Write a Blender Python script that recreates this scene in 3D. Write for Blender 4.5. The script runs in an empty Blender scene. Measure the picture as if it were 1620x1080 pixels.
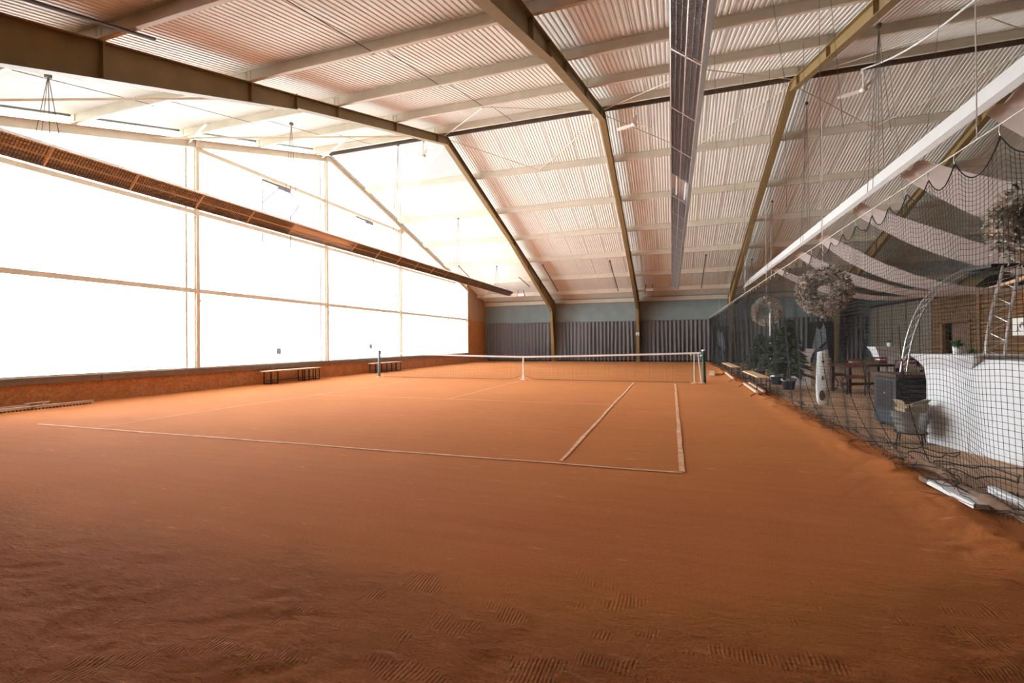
import bpy, math, random
from math import sin, cos, pi, sqrt, radians
from mathutils import Vector, Matrix
random.seed(7)
SC = bpy.context.scene
COL = SC.collection

# ------------------------------------------------------------------ camera
FPX, YAW, PIT, ROL = 751.0, -0.3248, 0.0029, 0.0075
CAM = Vector((5.39, -5.452, 1.422))
cd = bpy.data.cameras.new('camera'); cam = bpy.data.objects.new('camera', cd); COL.objects.link(cam)
cd.sensor_width = 36.0; cd.lens = FPX/1620*36.0; cd.clip_end = 400; cd.clip_start = 0.05
fwd = Vector((sin(YAW)*cos(PIT), cos(YAW)*cos(PIT), sin(PIT)))
right = Vector((cos(YAW), -sin(YAW), 0)); up = right.cross(fwd)
r2 = right*cos(ROL) + up*sin(ROL); u2 = -right*sin(ROL) + up*cos(ROL)
# image x = r cos - u sin : the camera's own right axis is r2' below
rx = right*cos(ROL) - up*sin(ROL); ux = right*sin(ROL) + up*cos(ROL)
M = Matrix((( rx.x, ux.x, -fwd.x, CAM.x), (rx.y, ux.y, -fwd.y, CAM.y), (rx.z, ux.z, -fwd.z, CAM.z), (0,0,0,1)))
cam.matrix_world = M
SC.camera = cam

# ------------------------------------------------------------------ world, light, exposure
SC.view_settings.view_transform = 'Standard'; SC.view_settings.look = 'None'
SC.view_settings.gamma = 1.0; SC.view_settings.use_curve_mapping = False
SC.view_settings.exposure = 0.0
WORLD_STRENGTH = 23.0
w = bpy.data.worlds.new('sky'); SC.world = w; w.use_nodes = True
wn = w.node_tree.nodes; wl = w.node_tree.links
bg = wn['Background']; bg.inputs[1].default_value = WORLD_STRENGTH
wtc = wn.new('ShaderNodeTexCoord'); wsx = wn.new('ShaderNodeSeparateXYZ'); wcr = wn.new('ShaderNodeValToRGB')
wmr = wn.new('ShaderNodeMapRange'); wmr.inputs[1].default_value = -1; wmr.inputs[2].default_value = 1
wl.new(wtc.outputs['Generated'], wsx.inputs[0]); wl.new(wsx.outputs[2], wmr.inputs[0]); wl.new(wmr.outputs[0], wcr.inputs[0])
we = wcr.color_ramp.elements; we[0].position = .0; we[0].color = (.60,.62,.62,1); we[1].position = .98; we[1].color = (.93,.97,1,1)
we2 = we.new(.49); we2.color = (.66,.68,.68,1); we3 = we.new(.52); we3.color = (.66,.69,.70,1)
wl.new(wcr.outputs[0], bg.inputs[0])   # bright overcast winter sky over snowy ground
pd = bpy.data.lights.new('window_portal', 'AREA'); pd.shape = 'RECTANGLE'; pd.size = 30.0; pd.size_y = 9.4
pd.cycles.is_portal = True
po = bpy.data.objects.new('window_portal', pd); COL.objects.link(po)
po.location = (-9.0, 11.67, 5.2); po.rotation_euler = (0, -pi/2, 0)
po.rotation_euler = Vector((1,0,0)).to_track_quat('-Z', 'Z').to_euler()
cy = SC.cycles
cy.max_bounces = 10; cy.diffuse_bounces = 7; cy.glossy_bounces = 4; cy.transparent_max_bounces = 16
cy.use_denoising = True; cy.sample_clamp_indirect = 8.0

# ------------------------------------------------------------------ key dimensions
XG = -8.79           # glazed gable wall
XR = 27.4            # far end wall
YB, YF = 30.02, -6.7 # back wall, front wall
RY, RZ, SL = 11.67, 9.65, 0.2855   # ridge, top of rafters, slope
PH = 0.27            # purlin height
def rtop(y): return RZ - SL*abs(y-RY)
FRX = [-3.1, 3.1, 9.1, 15.2, 21.3]

# ------------------------------------------------------------------ materials
def nt(name):
    m = bpy.data.materials.new(name); m.use_nodes = True
    return m, m.node_tree.nodes, m.node_tree.links, m.node_tree.nodes['Principled BSDF']
def mat(name, col, rough=0.6, metal=0.0, var=0.12, scale=6.0, bump=0.0, bscale=60.0, spec=0.4, stretch=(1,1,1), detail=4):
    m, n, l, p = nt(name)
    tc = n.new('ShaderNodeTexCoord'); mp = n.new('ShaderNodeMapping'); mp.inputs['Scale'].default_value = stretch
    l.new(tc.outputs['Object'], mp.inputs[0])
    no = n.new('ShaderNodeTexNoise'); no.inputs['Scale'].default_value = scale; no.inputs['Detail'].default_value = detail
    l.new(mp.outputs[0], no.inputs['Vector'])
    cr = n.new('ShaderNodeValToRGB')
    a = [max(0, c*(1-var)) for c in col]; b = [min(1, c*(1+var)) for c in col]
    cr.color_ramp.elements[0].color = (*a, 1); cr.color_ramp.elements[1].color = (*b, 1)
    cr.color_ramp.elements[0].position = .3; cr.color_ramp.elements[1].position = .7
    l.new(no.outputs[0], cr.inputs[0]); l.new(cr.outputs[0], p.inputs['Base Color'])
    p.inputs['Roughness'].default_value = rough; p.inputs['Metallic'].default_value = metal
    p.inputs['Specular IOR Level'].default_value = spec
    if bump:
        nb = n.new('ShaderNodeTexNoise'); nb.inputs['Scale'].default_value = bscale; nb.inputs['Detail'].default_value = 3
        l.new(mp.outputs[0], nb.inputs['Vector'])
        bp = n.new('ShaderNodeBump'); bp.inputs['Strength'].default_value = bump; bp.inputs['Distance'].default_value = .02
        l.new(nb.outputs[0], bp.inputs['Height']); l.new(bp.outputs[0], p.inputs['Normal'])
    return m

def clay_material():
    m, n, l, p = nt('clay_court')
    tc = n.new('ShaderNodeTexCoord')
    def noise(scale, detail=4, stretch=None, rough=.6):
        no = n.new('ShaderNodeTexNoise'); no.inputs['Scale'].default_value = scale; no.inputs['Detail'].default_value = detail
        no.inputs['Roughness'].default_value = rough
        if stretch:
            mp = n.new('ShaderNodeMapping'); mp.inputs['Scale'].default_value = stretch[0]; mp.inputs['Rotation'].default_value = (0,0,stretch[1])
            l.new(tc.outputs['Object'], mp.inputs[0]); l.new(mp.outputs[0], no.inputs['Vector'])
        else: l.new(tc.outputs['Object'], no.inputs['Vector'])
        return no
    def math_(op, a, b=None, clamp=False):
        x = n.new('ShaderNodeMath'); x.operation = op; x.use_clamp = clamp
        for i, v in enumerate((a, b)):
            if v is None: continue
            if isinstance(v, (int, float)): x.inputs[i].default_value = v
            else: l.new(v, x.inputs[i])
        return x.outputs[0]
    big = noise(.35, 5); fine = noise(75, 3); mid = noise(9, 5, ((1,3.5,1), .35)); drag = noise(1.6, 6, ((.35,5,1), .15))
    cr = n.new('ShaderNodeValToRGB'); e = cr.color_ramp.elements
    e[0].position = .40; e[0].color = (.36,.102,.026,1); e[1].position = .74; e[1].color = (.54,.180,.054,1)
    s = math_('ADD', math_('MULTIPLY', big.outputs[0], .3), math_('MULTIPLY', drag.outputs[0], .25))
    s = math_('ADD', s, math_('MULTIPLY', fine.outputs[0], .6)); l.new(s, cr.inputs[0])
    # scuffed zone of trodden clay in front of the camera side
    sx = n.new('ShaderNodeSeparateXYZ'); l.new(tc.outputs['Object'], sx.inputs[0])
    wob = noise(1.1, 4)
    xr = math_('MULTIPLY', math_('MAXIMUM', math_('SUBTRACT', sx.outputs[0], 5.3), 0.0), .6)
    zone = math_('ADD', math_('MULTIPLY', sx.outputs[1], -1.0), math_('MULTIPLY', wob.outputs[0], 1.5))
    zone = math_('ADD', zone, xr)
    mr = n.new('ShaderNodeMapRange'); mr.inputs[1].default_value = 3.3; mr.inputs[2].default_value = 4.1
    l.new(zone, mr.inputs[0]); zo = mr.outputs[0]
    sc1 = noise(3.2, 7, ((1.2,3.6,1), .55), .72); sc2 = noise(1.3, 6, ((2.5,.9,1), -.5), .7)
    vo = n.new('ShaderNodeTexVoronoi'); vo.inputs['Scale'].default_value = 1.4; l.new(sc1.outputs[1] if False else tc.outputs['Object'], vo.inputs['Vector'])
    scm = n.new('ShaderNodeMapRange'); scm.inputs[1].default_value = .56; scm.inputs[2].default_value = .72; l.new(sc1.outputs[0], scm.inputs[0])
    mix = n.new('ShaderNodeMixRGB'); mix.inputs[2].default_value = (.66,.29,.14,1)
    # sparse pale scuffs everywhere
    sp = noise(4.2, 5, ((.6,2.6,1), .1), .62)
    spm = n.new('ShaderNodeMapRange'); spm.inputs[1].default_value = .64; spm.inputs[2].default_value = .71; l.new(sp.outputs[0], spm.inputs[0])
    f = math_('ADD', math_('MULTIPLY', math_('MULTIPLY', scm.outputs[0], zo), .6), math_('MULTIPLY', spm.outputs[0], .75), True)
    l.new(f, mix.inputs[0]); l.new(cr.outputs[0], mix.inputs[1]); l.new(mix.outputs[0], p.inputs['Base Color'])
    p.inputs['Roughness'].default_value = .95; p.inputs['Specular IOR Level'].default_value = .12
    p.inputs['Sheen Weight'].default_value = .16; p.inputs['Sheen Roughness'].default_value = .35; p.inputs['Sheen Tint'].default_value = (1,.55,.22,1)
    gr = noise(420, 1)
    h = math_('ADD', math_('MULTIPLY', fine.outputs[0], .006), math_('MULTIPLY', gr.outputs[0], .002))
    h = math_('ADD', h, math_('MULTIPLY', mid.outputs[0], .009))
    h = math_('ADD', h, math_('MULTIPLY', math_('MULTIPLY', math_('SUBTRACT', sc1.outputs[0], .5), zo), .085))
    h = math_('ADD', h, math_('MULTIPLY', math_('MULTIPLY', math_('SUBTRACT', sc2.outputs[0], .5), zo), .05))
    # shoe tread prints: rippled patches in the trodden zone
    wv = n.new('ShaderNodeTexWave'); wv.inputs['Scale'].default_value = 16; wv.inputs['Distortion'].default_value = 26; wv.inputs['Detail'].default_value = 1.5; wv.inputs['Detail Scale'].default_value = .09
    l.new(tc.outputs['Object'], wv.inputs['Vector'])
    pm = noise(3.4, 1, ((1,1.6,1), .5)); pmr = n.new('ShaderNodeMapRange'); pmr.inputs[1].default_value = .56; pmr.inputs[2].default_value = .62; l.new(pm.outputs[0], pmr.inputs[0])
    h = math_('ADD', h, math_('MULTIPLY', math_('MULTIPLY', math_('MULTIPLY', math_('SUBTRACT', wv.outputs[0], .5), pmr.outputs[0]), zo), .010))
    # sweeping rings left by the drag mat where it turned
    rmp = n.new('ShaderNodeMapping'); rmp.inputs['Location'].default_value = (-4.6, 1.1, 0); l.new(tc.outputs['Object'], rmp.inputs[0])
    rg = n.new('ShaderNodeTexWave'); rg.wave_type = 'RINGS'; rg.rings_direction = 'Z'; rg.inputs['Scale'].default_value = 5.5; rg.inputs['Distortion'].default_value = 1.2; rg.inputs['Detail'].default_value = 2
    l.new(rmp.outputs[0], rg.inputs['Vector'])
    h = math_('ADD', h, math_('MULTIPLY', rg.outputs[0], .0010))
    bp = n.new('ShaderNodeBump'); bp.inputs['Strength'].default_value = 1.0; bp.inputs['Distance'].default_value = 1.0
    l.new(h, bp.inputs['Height']); l.new(bp.outputs[0], p.inputs['Normal'])
    return m

def wood_mat(name, c1, c2, board=.18, axis=2, rough=.7, length=(1,1,1)):
    """horizontal boards: wave grain plus a dark joint every `board` metres along `axis`"""
    m, n, l, p = nt(name)
    tc = n.new('ShaderNodeTexCoord'); sx = n.new('ShaderNodeSeparateXYZ'); l.new(tc.outputs['Object'], sx.inputs[0])
    mp = n.new('ShaderNodeMapping'); mp.inputs['Scale'].default_value = length; l.new(tc.outputs['Object'], mp.inputs[0])
    no = n.new('ShaderNodeTexNoise'); no.inputs['Scale'].default_value = 5; no.inputs['Detail'].default_value = 6; l.new(mp.outputs[0], no.inputs['Vector'])
    cr = n.new('ShaderNodeValToRGB'); cr.color_ramp.elements[0].color = (*c1,1); cr.color_ramp.elements[1].color = (*c2,1)
    cr.color_ramp.elements[0].position = .35; cr.color_ramp.elements[1].position = .65
    l.new(no.outputs[0], cr.inputs[0])
    a = n.new('ShaderNodeMath'); a.operation = 'DIVIDE'; a.inputs[1].default_value = board; l.new(sx.outputs[axis], a.inputs[0])
    fr = n.new('ShaderNodeMath'); fr.operation = 'FRACT'; l.new(a.outputs[0], fr.inputs[0])
    lt = n.new('ShaderNodeMath'); lt.operation = 'LESS_THAN'; lt.inputs[1].default_value = .08; l.new(fr.outputs[0], lt.inputs[0])
    mx = n.new('ShaderNodeMixRGB'); mx.inputs[2].default_value = (c1[0]*.25, c1[1]*.25, c1[2]*.25, 1)
    l.new(lt.outputs[0], mx.inputs[0]); l.new(cr.outputs[0], mx.inputs[1]); l.new(mx.outputs[0], p.inputs['Base Color'])
    p.inputs['Roughness'].default_value = rough
    return m

def osb_mat(name, c1, c2):
    m, n, l, p = nt(name)
    tc = n.new('ShaderNodeTexCoord')
    vo = n.new('ShaderNodeTexVoronoi'); vo.inputs['Scale'].default_value = 22; l.new(tc.outputs['Object'], vo.inputs['Vector'])
    no = n.new('ShaderNodeTexNoise'); no.inputs['Scale'].default_value = 3; no.inputs['Detail'].default_value = 8; no.inputs['Roughness'].default_value = .75
    l.new(tc.outputs['Object'], no.inputs['Vector'])
    mx = n.new('ShaderNodeMixRGB'); mx.inputs[0].default_value = .35; l.new(no.outputs[0], mx.inputs[1]); l.new(vo.outputs['Color'], mx.inputs[2])
    bw = n.new('ShaderNodeRGBToBW'); l.new(mx.outputs[0], bw.inputs[0])
    cr = n.new('ShaderNodeValToRGB'); cr.color_ramp.elements[0].color = (*c1,1); cr.color_ramp.elements[1].color = (*c2,1)
    cr.color_ramp.elements[0].position = .3; cr.color_ramp.elements[1].position = .7
    l.new(bw.outputs[0], cr.inputs[0]); l.new(cr.outputs[0], p.inputs['Base Color']); p.inputs['Roughness'].default_value = .75
    return m

def glass_mat(name):
    m = bpy.data.materials.new(name); m.use_nodes = True; n = m.node_tree.nodes; l = m.node_tree.links
    n.remove(n['Principled BSDF']); out = n['Material Output']
    t = n.new('ShaderNodeBsdfTransparent'); t.inputs[0].default_value = (.97,.985,.985,1)
    g = n.new('ShaderNodeBsdfGlossy'); g.inputs['Roughness'].default_value = .03
    no = n.new('ShaderNodeTexNoise'); no.inputs['Scale'].default_value = 1.0
    fr = n.new('ShaderNodeFresnel'); fr.inputs[0].default_value = 1.45
    mu = n.new('ShaderNodeMath'); mu.operation = 'MULTIPLY'; mu.inputs[1].default_value = .8; l.new(fr.outputs[0], mu.inputs[0])
    mx = n.new('ShaderNodeMixShader'); l.new(mu.outputs[0], mx.inputs[0]); l.new(t.outputs[0], mx.inputs[1]); l.new(g.outputs[0], mx.inputs[2])
    l.new(mx.outputs[0], out.inputs[0]); return m

def fabric_mat(name, col, trans=.25, var=.06, rough=.9):
    m, n, l, p = nt(name)
    tc = n.new('ShaderNodeTexCoord'); no = n.new('ShaderNodeTexNoise'); no.inputs['Scale'].default_value = 3; l.new(tc.outputs['Object'], no.inputs['Vector'])
    cr = n.new('ShaderNodeValToRGB'); cr.color_ramp.elements[0].color = (*[c*(1-var) for c in col],1); cr.color_ramp.elements[1].color = (*[min(1,c*(1+var)) for c in col],1)
    l.new(no.outputs[0], cr.inputs[0]); l.new(cr.outputs[0], p.inputs['Base Color']); p.inputs['Roughness'].default_value = rough
    p.inputs['Specular IOR Level'].default_value = .1
    if trans:
        tr = n.new('ShaderNodeBsdfTranslucent'); l.new(cr.outputs[0], tr.inputs[0]); mx = n.new('ShaderNodeMixShader'); mx.inputs[0].default_value = trans
        l.new(p.outputs[0], mx.inputs[1]); l.new(tr.outputs[0], mx.inputs[2]); l.new(mx.outputs[0], n['Material Output'].inputs[0])
    return m

MT = dict(
 clay = clay_material(),
 line = mat('court_line_tape', (.70,.40,.25), .9, var=.25, scale=7, spec=.1),
 roof = mat('white_roof_sheet', (.82,.83,.785), .55, var=.04, scale=1.2, spec=.3),
 purlin = mat('cream_steel', (.67,.605,.50), .55, var=.06, scale=3),
 rafter = mat('olive_brown_steel', (.235,.155,.062), .5, var=.10, scale=3),
 gframe = mat('cream_gable_steel', (.72,.62,.50), .5, var=.06, scale=3),
 ridge = mat('dark_ridge_steel', (.07,.045,.03), .7, var=.2),
 greywall = mat('grey_green_plaster', (.235,.29,.295), .85, var=.08, scale=1.5, bump=.15, bscale=30),
 front = mat('front_plaster', (.13,.13,.13), .85, var=.08, scale=1.5),
 osb = osb_mat('orange_osb', (.33,.115,.03), (.60,.25,.09)),
 osb2 = osb_mat('brown_chipboard', (.36,.22,.12), (.47,.30,.18)),
 sill = mat('grey_brown_metal', (.25,.20,.17), .45, .3, var=.1, scale=4),
 glass = glass_mat('clear_glazing'),
 curtain = fabric_mat('grey_curtain_cloth', (.17,.165,.172), 0),
 hem = mat('black_hem', (.02,.018,.018), .9),
 alu = mat('bright_aluminium', (.78,.78,.79), .3, .85, var=.08, scale=20),
 louvre = mat('louvre_aluminium', (.50,.47,.46), .32, .75, var=.15, scale=30),
 whitep = mat('white_paint', (.80,.81,.82), .45, var=.03),
 tube = mat('white_glass_tube', (.86,.86,.84), .25, var=.02),
 blackm = mat('black_metal', (.02,.02,.022), .45, .3, var=.2),
 netblack = mat('black_twine', (.018,.017,.016), .9, var=.2),
 netbrown = mat('dark_twine', (.07,.035,.02), .9, var=.2),
 band = mat('white_net_band', (.80,.76,.72), .8, var=.05),
 green = mat('dark_green_paint', (.015,.08,.055), .4, var=.15),
 bluegrey = mat('blue_grey_paint', (.13,.20,.24), .4, var=.15),
 wire = mat('dark_wire', (.12,.10,.09), .6, .3),
 wirew = mat('pale_cord', (.72,.68,.62), .7),
 wood = mat('pale_bench_wood', (.62,.42,.24), .6, var=.15, scale=4, stretch=(6,1,6)),
 wooddark = mat('dark_stained_wood', (.075,.035,.022), .55, var=.25, scale=5),
 wooden = mat('sun_bleached_wood', (.62,.45,.32), .7, var=.15, scale=5),
 timber = wood_mat('weathered_timber', (.095,.075,.055), (.25,.20,.15), .16, 2, length=(1,.6,14)),
 logs = wood_mat('brown_log_wall', (.10,.052,.022), (.25,.135,.06), .2, 2, length=(1,.6,12)),
 plank = wood_mat('sandy_board_floor', (.40,.235,.135), (.52,.32,.19), 1.2, 1, length=(1,.3,1)),
 cloth = fabric_mat('white_stretch_cloth', (.80,.81,.84), 0, var=.02),
 drape = fabric_mat('sheer_white_drape', (.80,.70,.67), .45, var=.03),
 galv = mat('galvanised_steel', (.42,.45,.46), .35, .8, var=.25, scale=12),
 card = mat('brown_cardboard', (.42,.32,.21), .85, var=.1),
 fir = mat('dark_fir_needles', (.075,.095,.045), .8, var=.4, scale=8),
 frost = mat('frosted_fir_needles', (.56,.46,.38), .85, var=.45, scale=14),
 frostw = mat('snow_flock', (.72,.71,.68), .85, var=.25, scale=14),
 bark = mat('brown_bark', (.09,.055,.035), .9, var=.3, scale=12),
 birch = mat('white_painted_timber', (.80,.82,.83), .75, var=.06, scale=5, bump=.2, bscale=20),
 knot = mat('brown_knot', (.12,.06,.04), .8, var=.3, scale=20),
 leaf = mat('green_leaf', (.06,.16,.03), .6, var=.3, scale=10),
 redbrown = mat('red_brown_seat_wood', (.12,.035,.035), .5, var=.2, scale=5),
 canvas = mat('black_printed_canvas', (.018,.018,.02), .8, var=.2),
 hgrey = mat('grey_print', (.13,.14,.17), .8, var=.35, scale=7),
 hlight = mat('pale_grey_print', (.27,.29,.34), .8, var=.25, scale=7),
 paper = mat('white_paper', (.78,.78,.76), .8, var=.02),
 greybox = mat('dark_blue_grey_panel', (.035,.045,.055), .4, var=.2),
 sack = mat('brown_dusty_canvas', (.20,.12,.08), .95, var=.25, scale=9, bump=.3, bscale=25),
 sticker = fabric_mat('pale_grey_sticker', (.30,.31,.32), .5),
 fan = mat('pale_fan_plastic', (.80,.74,.68), .5, var=.03),
 yellow = mat('yellow_felt', (.55,.60,.08), .9),
 red = mat('red_paint', (.45,.09,.06), .5),
 hose = mat('black_rubber', (.02,.02,.02), .6),
)
m = bpy.data.materials.new('warm_lamp_glow'); m.use_nodes = True
m.node_tree.nodes['Principled BSDF'].inputs['Emission Color'].default_value = (1,.62,.25,1)
m.node_tree.nodes['Principled BSDF'].inputs['Emission Strength'].default_value = 8.0
MT['glow'] = m

# ------------------------------------------------------------------ mesh builder
class MB:
    def __init__(s): s.v = []; s.f = []; s.mi = []; s.cur = 0
    def add(s, vs, fs):
        o = len(s.v); s.v += [tuple(v) for v in vs]; s.f += [tuple(i+o for i in f) for f in fs]; s.mi += [s.cur]*len(fs); return s
    def box(s, a, b):
        x0,y0,z0 = a; x1,y1,z1 = b
        return s.add([(x0,y0,z0),(x1,y0,z0),(x1,y1,z0),(x0,y1,z0),(x0,y0,z1),(x1,y0,z1),(x1,y1,z1),(x0,y1,z1)],
              [(0,3,2,1),(4,5,6,7),(0,1,5,4),(1,2,6,5),(2,3,7,6),(3,0,4,7)])
    def obox(s, c, ax, ay, az):
        c = Vector(c); ax = Vector(ax); ay = Vector(ay); az = Vector(az)
        vs = [c+i*ax+j*ay+k*az for k in (-1,1) for (i,j) in ((-1,-1),(1,-1),(1,1),(-1,1))]
        return s.add(vs, [(0,3,2,1),(4,5,6,7),(0,1,5,4),(1,2,6,5),(2,3,7,6),(3,0,4,7)])
    def bar(s, p, q, w, h, upv=(0,0,1)):
        p = Vector(p); q = Vector(q); d = (q-p); L = d.length; d.normalize()
        sx = d.cross(Vector(upv))
        if sx.length < 1e-4: sx = d.cross(Vector((1,0,0)))
        sx.normalize(); uu = sx.cross(d)
        return s.obox((p+q)/2, d*L/2, sx*w/2, uu*h/2)
    def tube(s, pts, r, n=6, cap=True):
        pts = [Vector(p) for p in pts]; k = len(pts); rs = r if isinstance(r, (list,tuple)) else [r]*k
        t0 = (pts[1]-pts[0]).normalized(); a = t0.cross(Vector((0,0,1)))
        if a.length < .05: a = t0.cross(Vector((1,0,0)))
        a.normalize(); vs = []
        for i, p in enumerate(pts):
            t = (pts[min(i+1,k-1)]-pts[max(i-1,0)])
            if t.length < 1e-9: t = t0
            t.normalize(); a = (a - t*a.dot(t)); a.normalize(); b = t.cross(a)
            for j in range(n):
                th = 2*pi*j/n; vs.append(p + (a*cos(th)+b*sin(th))*rs[i])
        fs = [(i*n+j, i*n+(j+1)%n, (i+1)*n+(j+1)%n, (i+1)*n+j) for i in range(k-1) for j in range(n)]
        if cap: fs += [tuple(range(n-1,-1,-1)), tuple((k-1)*n+j for j in range(n))]
        return s.add(vs, fs)
    def lathe(s, prof, c=(0,0,0), n=20, sx=1, sy=1, a0=0.0):
        c = Vector(c); vs = []; k = len(prof)
        for r, z in prof:
            for j in range(n):
                th = 2*pi*j/n + a0; vs.append(c + Vector((r*cos(th)*sx, r*sin(th)*sy, z)))
        fs = [(i*n+j, i*n+(j+1)%n, (i+1)*n+(j+1)%n, (i+1)*n+j) for i in range(k-1) for j in range(n)]
        fs += [tuple(range(n-1,-1,-1)), tuple((k-1)*n+j for j in range(n))]
        return s.add(vs, fs)
    def sphere(s, c, r, n=10, m=7):
        return s.lathe([(max(1e-4, r*sin(pi*i/m)), -r*cos(pi*i/m)) for i in range(m+1)], c, n)
    def prism(s, prof, p, ext):
        """prof: list of 3D points (closed polygon), extruded by vector ext"""
        a = [Vector(q)+Vector(p) for q in prof]; e = Vector(ext); n = len(a)
        return s.add(a+[q+e for q in a], [tuple(range(n-1,-1,-1)), tuple(range(n,2*n))]+[(i,(i+1)%n,n+(i+1)%n,n+i) for i in range(n)])
    def grid(s, nu, nv, fn):
        vs = [fn(i/nu, j/nv) for i in range(nu+1) for j in range(nv+1)]
        fs = [(i*(nv+1)+j, (i+1)*(nv+1)+j, (i+1)*(nv+1)+j+1, i*(nv+1)+j+1) for i in range(nu) for j in range(nv)]
        return s.add(vs, fs)
    def build(s, name, m, parent=None, smooth=False, mods=None):
        me = bpy.data.meshes.new(name); me.from_pydata(s.v, [], s.f)
        ms = m if isinstance(m, (list,tuple)) else [m]
        for x in ms: me.materials.append(MT[x] if isinstance(x, str) else x)
        if len(ms) > 1: me.polygons.foreach_set('material_index', s.mi)
        if smooth: me.polygons.foreach_set('use_smooth', [True]*len(s.f))
        me.update()
        o = bpy.data.objects.new(name, me); COL.objects.link(o)
        if parent is not None: o.parent = parent
        return o

def split_build(mb, name, m, parent):
    """build every connected piece of mb as a part of its own"""
    par = list(range(len(mb.v)))
    def find(i):
        while par[i] != i: par[i] = par[par[i]]; i = par[i]
        return i
    for f in mb.f:
        a = find(f[0])
        for k in f[1:]: par[find(k)] = a
    comp = {}
    for f in mb.f: comp.setdefault(find(f[0]), []).append(f)
    out = []
    for fs in comp.values():
        ids = sorted({i for f in fs for i in f}); mp = {i: k for k, i in enumerate(ids)}
        q = MB(); q.add([mb.v[i] for i in ids], [tuple(mp[i] for i in f) for f in fs]); out.append(q.build(name, m, parent))
    return out
def tag(o, label=None, cat=None, group=None, kind=None):
    if label: o['label'] = label
    if cat: o['category'] = cat
    if group: o['group'] = group
    if kind: o['kind'] = kind
    return o
def thing(name, label, cat, loc=(0,0,0), rz=0.0, group=None):
    o = bpy.data.objects.new(name, None); COL.objects.link(o); o.empty_display_size = .2
    o.location = loc; o.rotation_euler = (0,0,rz); return tag(o, label, cat, group)
def struct(name, mb, m, **k): return tag(mb.build(name, m, **k), kind='structure')
def copy_tree(root, parent=None):
    c = root.copy(); COL.objects.link(c)
    if parent is not None: c.parent = parent
    for ch in list(root.children): copy_tree(ch, c)
    return c
rnd = random.uniform

# ================================================================== SETTING
# ---- clay floor with a ridge of loose clay heaped against the divider net
from mathutils import noise as mn
def clay_h(x, y):
    h = .006*mn.noise(Vector((x*.9, y*.9, 0)))
    d = x - (7.62 + .12*mn.noise(Vector((0, y*.6, 3))))
    ridge = math.exp(-(d/.22)**2)
    lump = .5 + .5*mn.noise(Vector((x*5, y*5, 1))) + .6*mn.noise(Vector((x*11, y*11, 2)))
    h += ridge*(.025 + .05*max(0, lump)) + .018*math.exp(-((d+.35)/.3)**2)*max(0, mn.noise(Vector((x*9, y*9, 8))))
    zn = -y+max(0, x-5.3)*.6+.6*mn.noise(Vector((x*1.1, y*1.1, 7)))
    if zn > 2.9:
        k = min(1, (zn-2.9)/.7)
        a_, b_ = x*cos(.45)+y*sin(.45), -x*sin(.45)+y*cos(.45)
        h += k*(.012*mn.noise(Vector((a_*2.0, b_*4.0, 5))) + .018*(.16-abs(mn.noise(Vector((a_*2.4, b_*7.0, 15))))) + .006*mn.noise(Vector((x*11, y*11, 5))) + .010*(abs(mn.noise(Vector((a_*9, b_*3.2, 25))))-.16))
    return h
mb = MB()
xs = [XG + i*.12 for i in range(int((-.6-XG)/.12)+1)] + [-.6+i*.04 for i in range(1, 191)] + [7.0+i*.04 for i in range(1, 32)]
ys = []
y = YF
while y < YB: ys.append(y); y += .035 if y < -1.2 else .07 if y < 6 else (.14 if y < 14 else .4)
ys.append(YB)
nx, ny = len(xs), len(ys)
mb.add([(x, y, clay_h(x, y)) for x in xs for y in ys], [(i*ny+j, (i+1)*ny+j, (i+1)*ny+j+1, i*ny+j+1) for i in range(nx-1) for j in range(ny-1)])
struct('floor', mb, 'clay', smooth=True)
mb = MB(); mb.add([(8.0,YF,.004),(XR,YF,.004),(XR,YB,.004),(8.0,YB,.004)], [(0,1,2,3)])
struct('floor', mb, 'plank')

# ---- roof: trapezoidal sheets, one per slope
def roof_sheet(side):
    mb = MB(); P = .11; vs = []; x = XG-.5; prof = []
    k = 0
    while x < XR+.2:
        g = .03 if k % 9 == 0 else 0
        prof += [(x, 0), (x+P*.42, 0), (x+P*.56, .013), (x+P*.86, .013)]
        if g: prof += [(x+P*.881, .10), (x+P*.999, .10)]
        x += P; k += 1
    y0, y1 = (RY, YF-.2) if side < 0 else (RY, YB+.2)
    n = len(prof)
    for yy in (y0, y1):
        for (px, dz) in prof: vs.append((px, yy, rtop(yy)+PH+.005+dz))
    fs = [(i, i+1, n+i+1, n+i) for i in range(n-1)]
    mb.add(vs, fs)
    return mb
struct('ceiling', roof_sheet(-1), 'roof'); struct('ceiling', roof_sheet(1), 'roof')

# ---- back wall, front wall, end wall
EZ = rtop(YB)
mb = MB(); mb.box((XG-.2, YB, -.3), (XR, YB+.2, EZ+.3)); struct('wall_back', mb, 'greywall')
mb = MB(); mb.box((XG-.2, YF-.2, -.3), (XR, YF, rtop(YF)+.3)); struct('wall_front', mb, 'front')
def gable_poly(x0, x1, ya, yb, za, mb):
    pts = [(ya, za), (yb, za), (yb, rtop(yb)+PH)] + ([(RY, RZ+PH)] if ya < RY < yb else []) + [(ya, rtop(ya)+PH)]
    mb.prism([(0, a, b) for a, b in pts], (x0, 0, 0), (x1-x0, 0, 0)); return mb
struct('wall_right', gable_poly(XR, XR+.2, YF, YB, -.3, MB()), 'front')
# gable (left) wall: kickboard, solid end panel, unseen front end panel lengthened to darken the foreground
mb = MB(); mb.box((XG-.12, YF, -.3), (XG, YB, .53)); struct('wall_left', mb, 'osb')
GY1 = 26.42; GY0 = -.37
mb = MB(); mb.box((XG-.12, GY1, .53), (XG, YB, 3.12)); struct('wall_left', mb, 'osb')
mb = MB(); gable_poly(XG-.10, XG-.01, GY1, YB, 3.12, mb); struct('wall_left', mb, 'osb2')
mb = MB(); gable_poly(XG-.12, XG, YF, GY0, .53, mb); struct('wall_left', mb, 'osb2')
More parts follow.
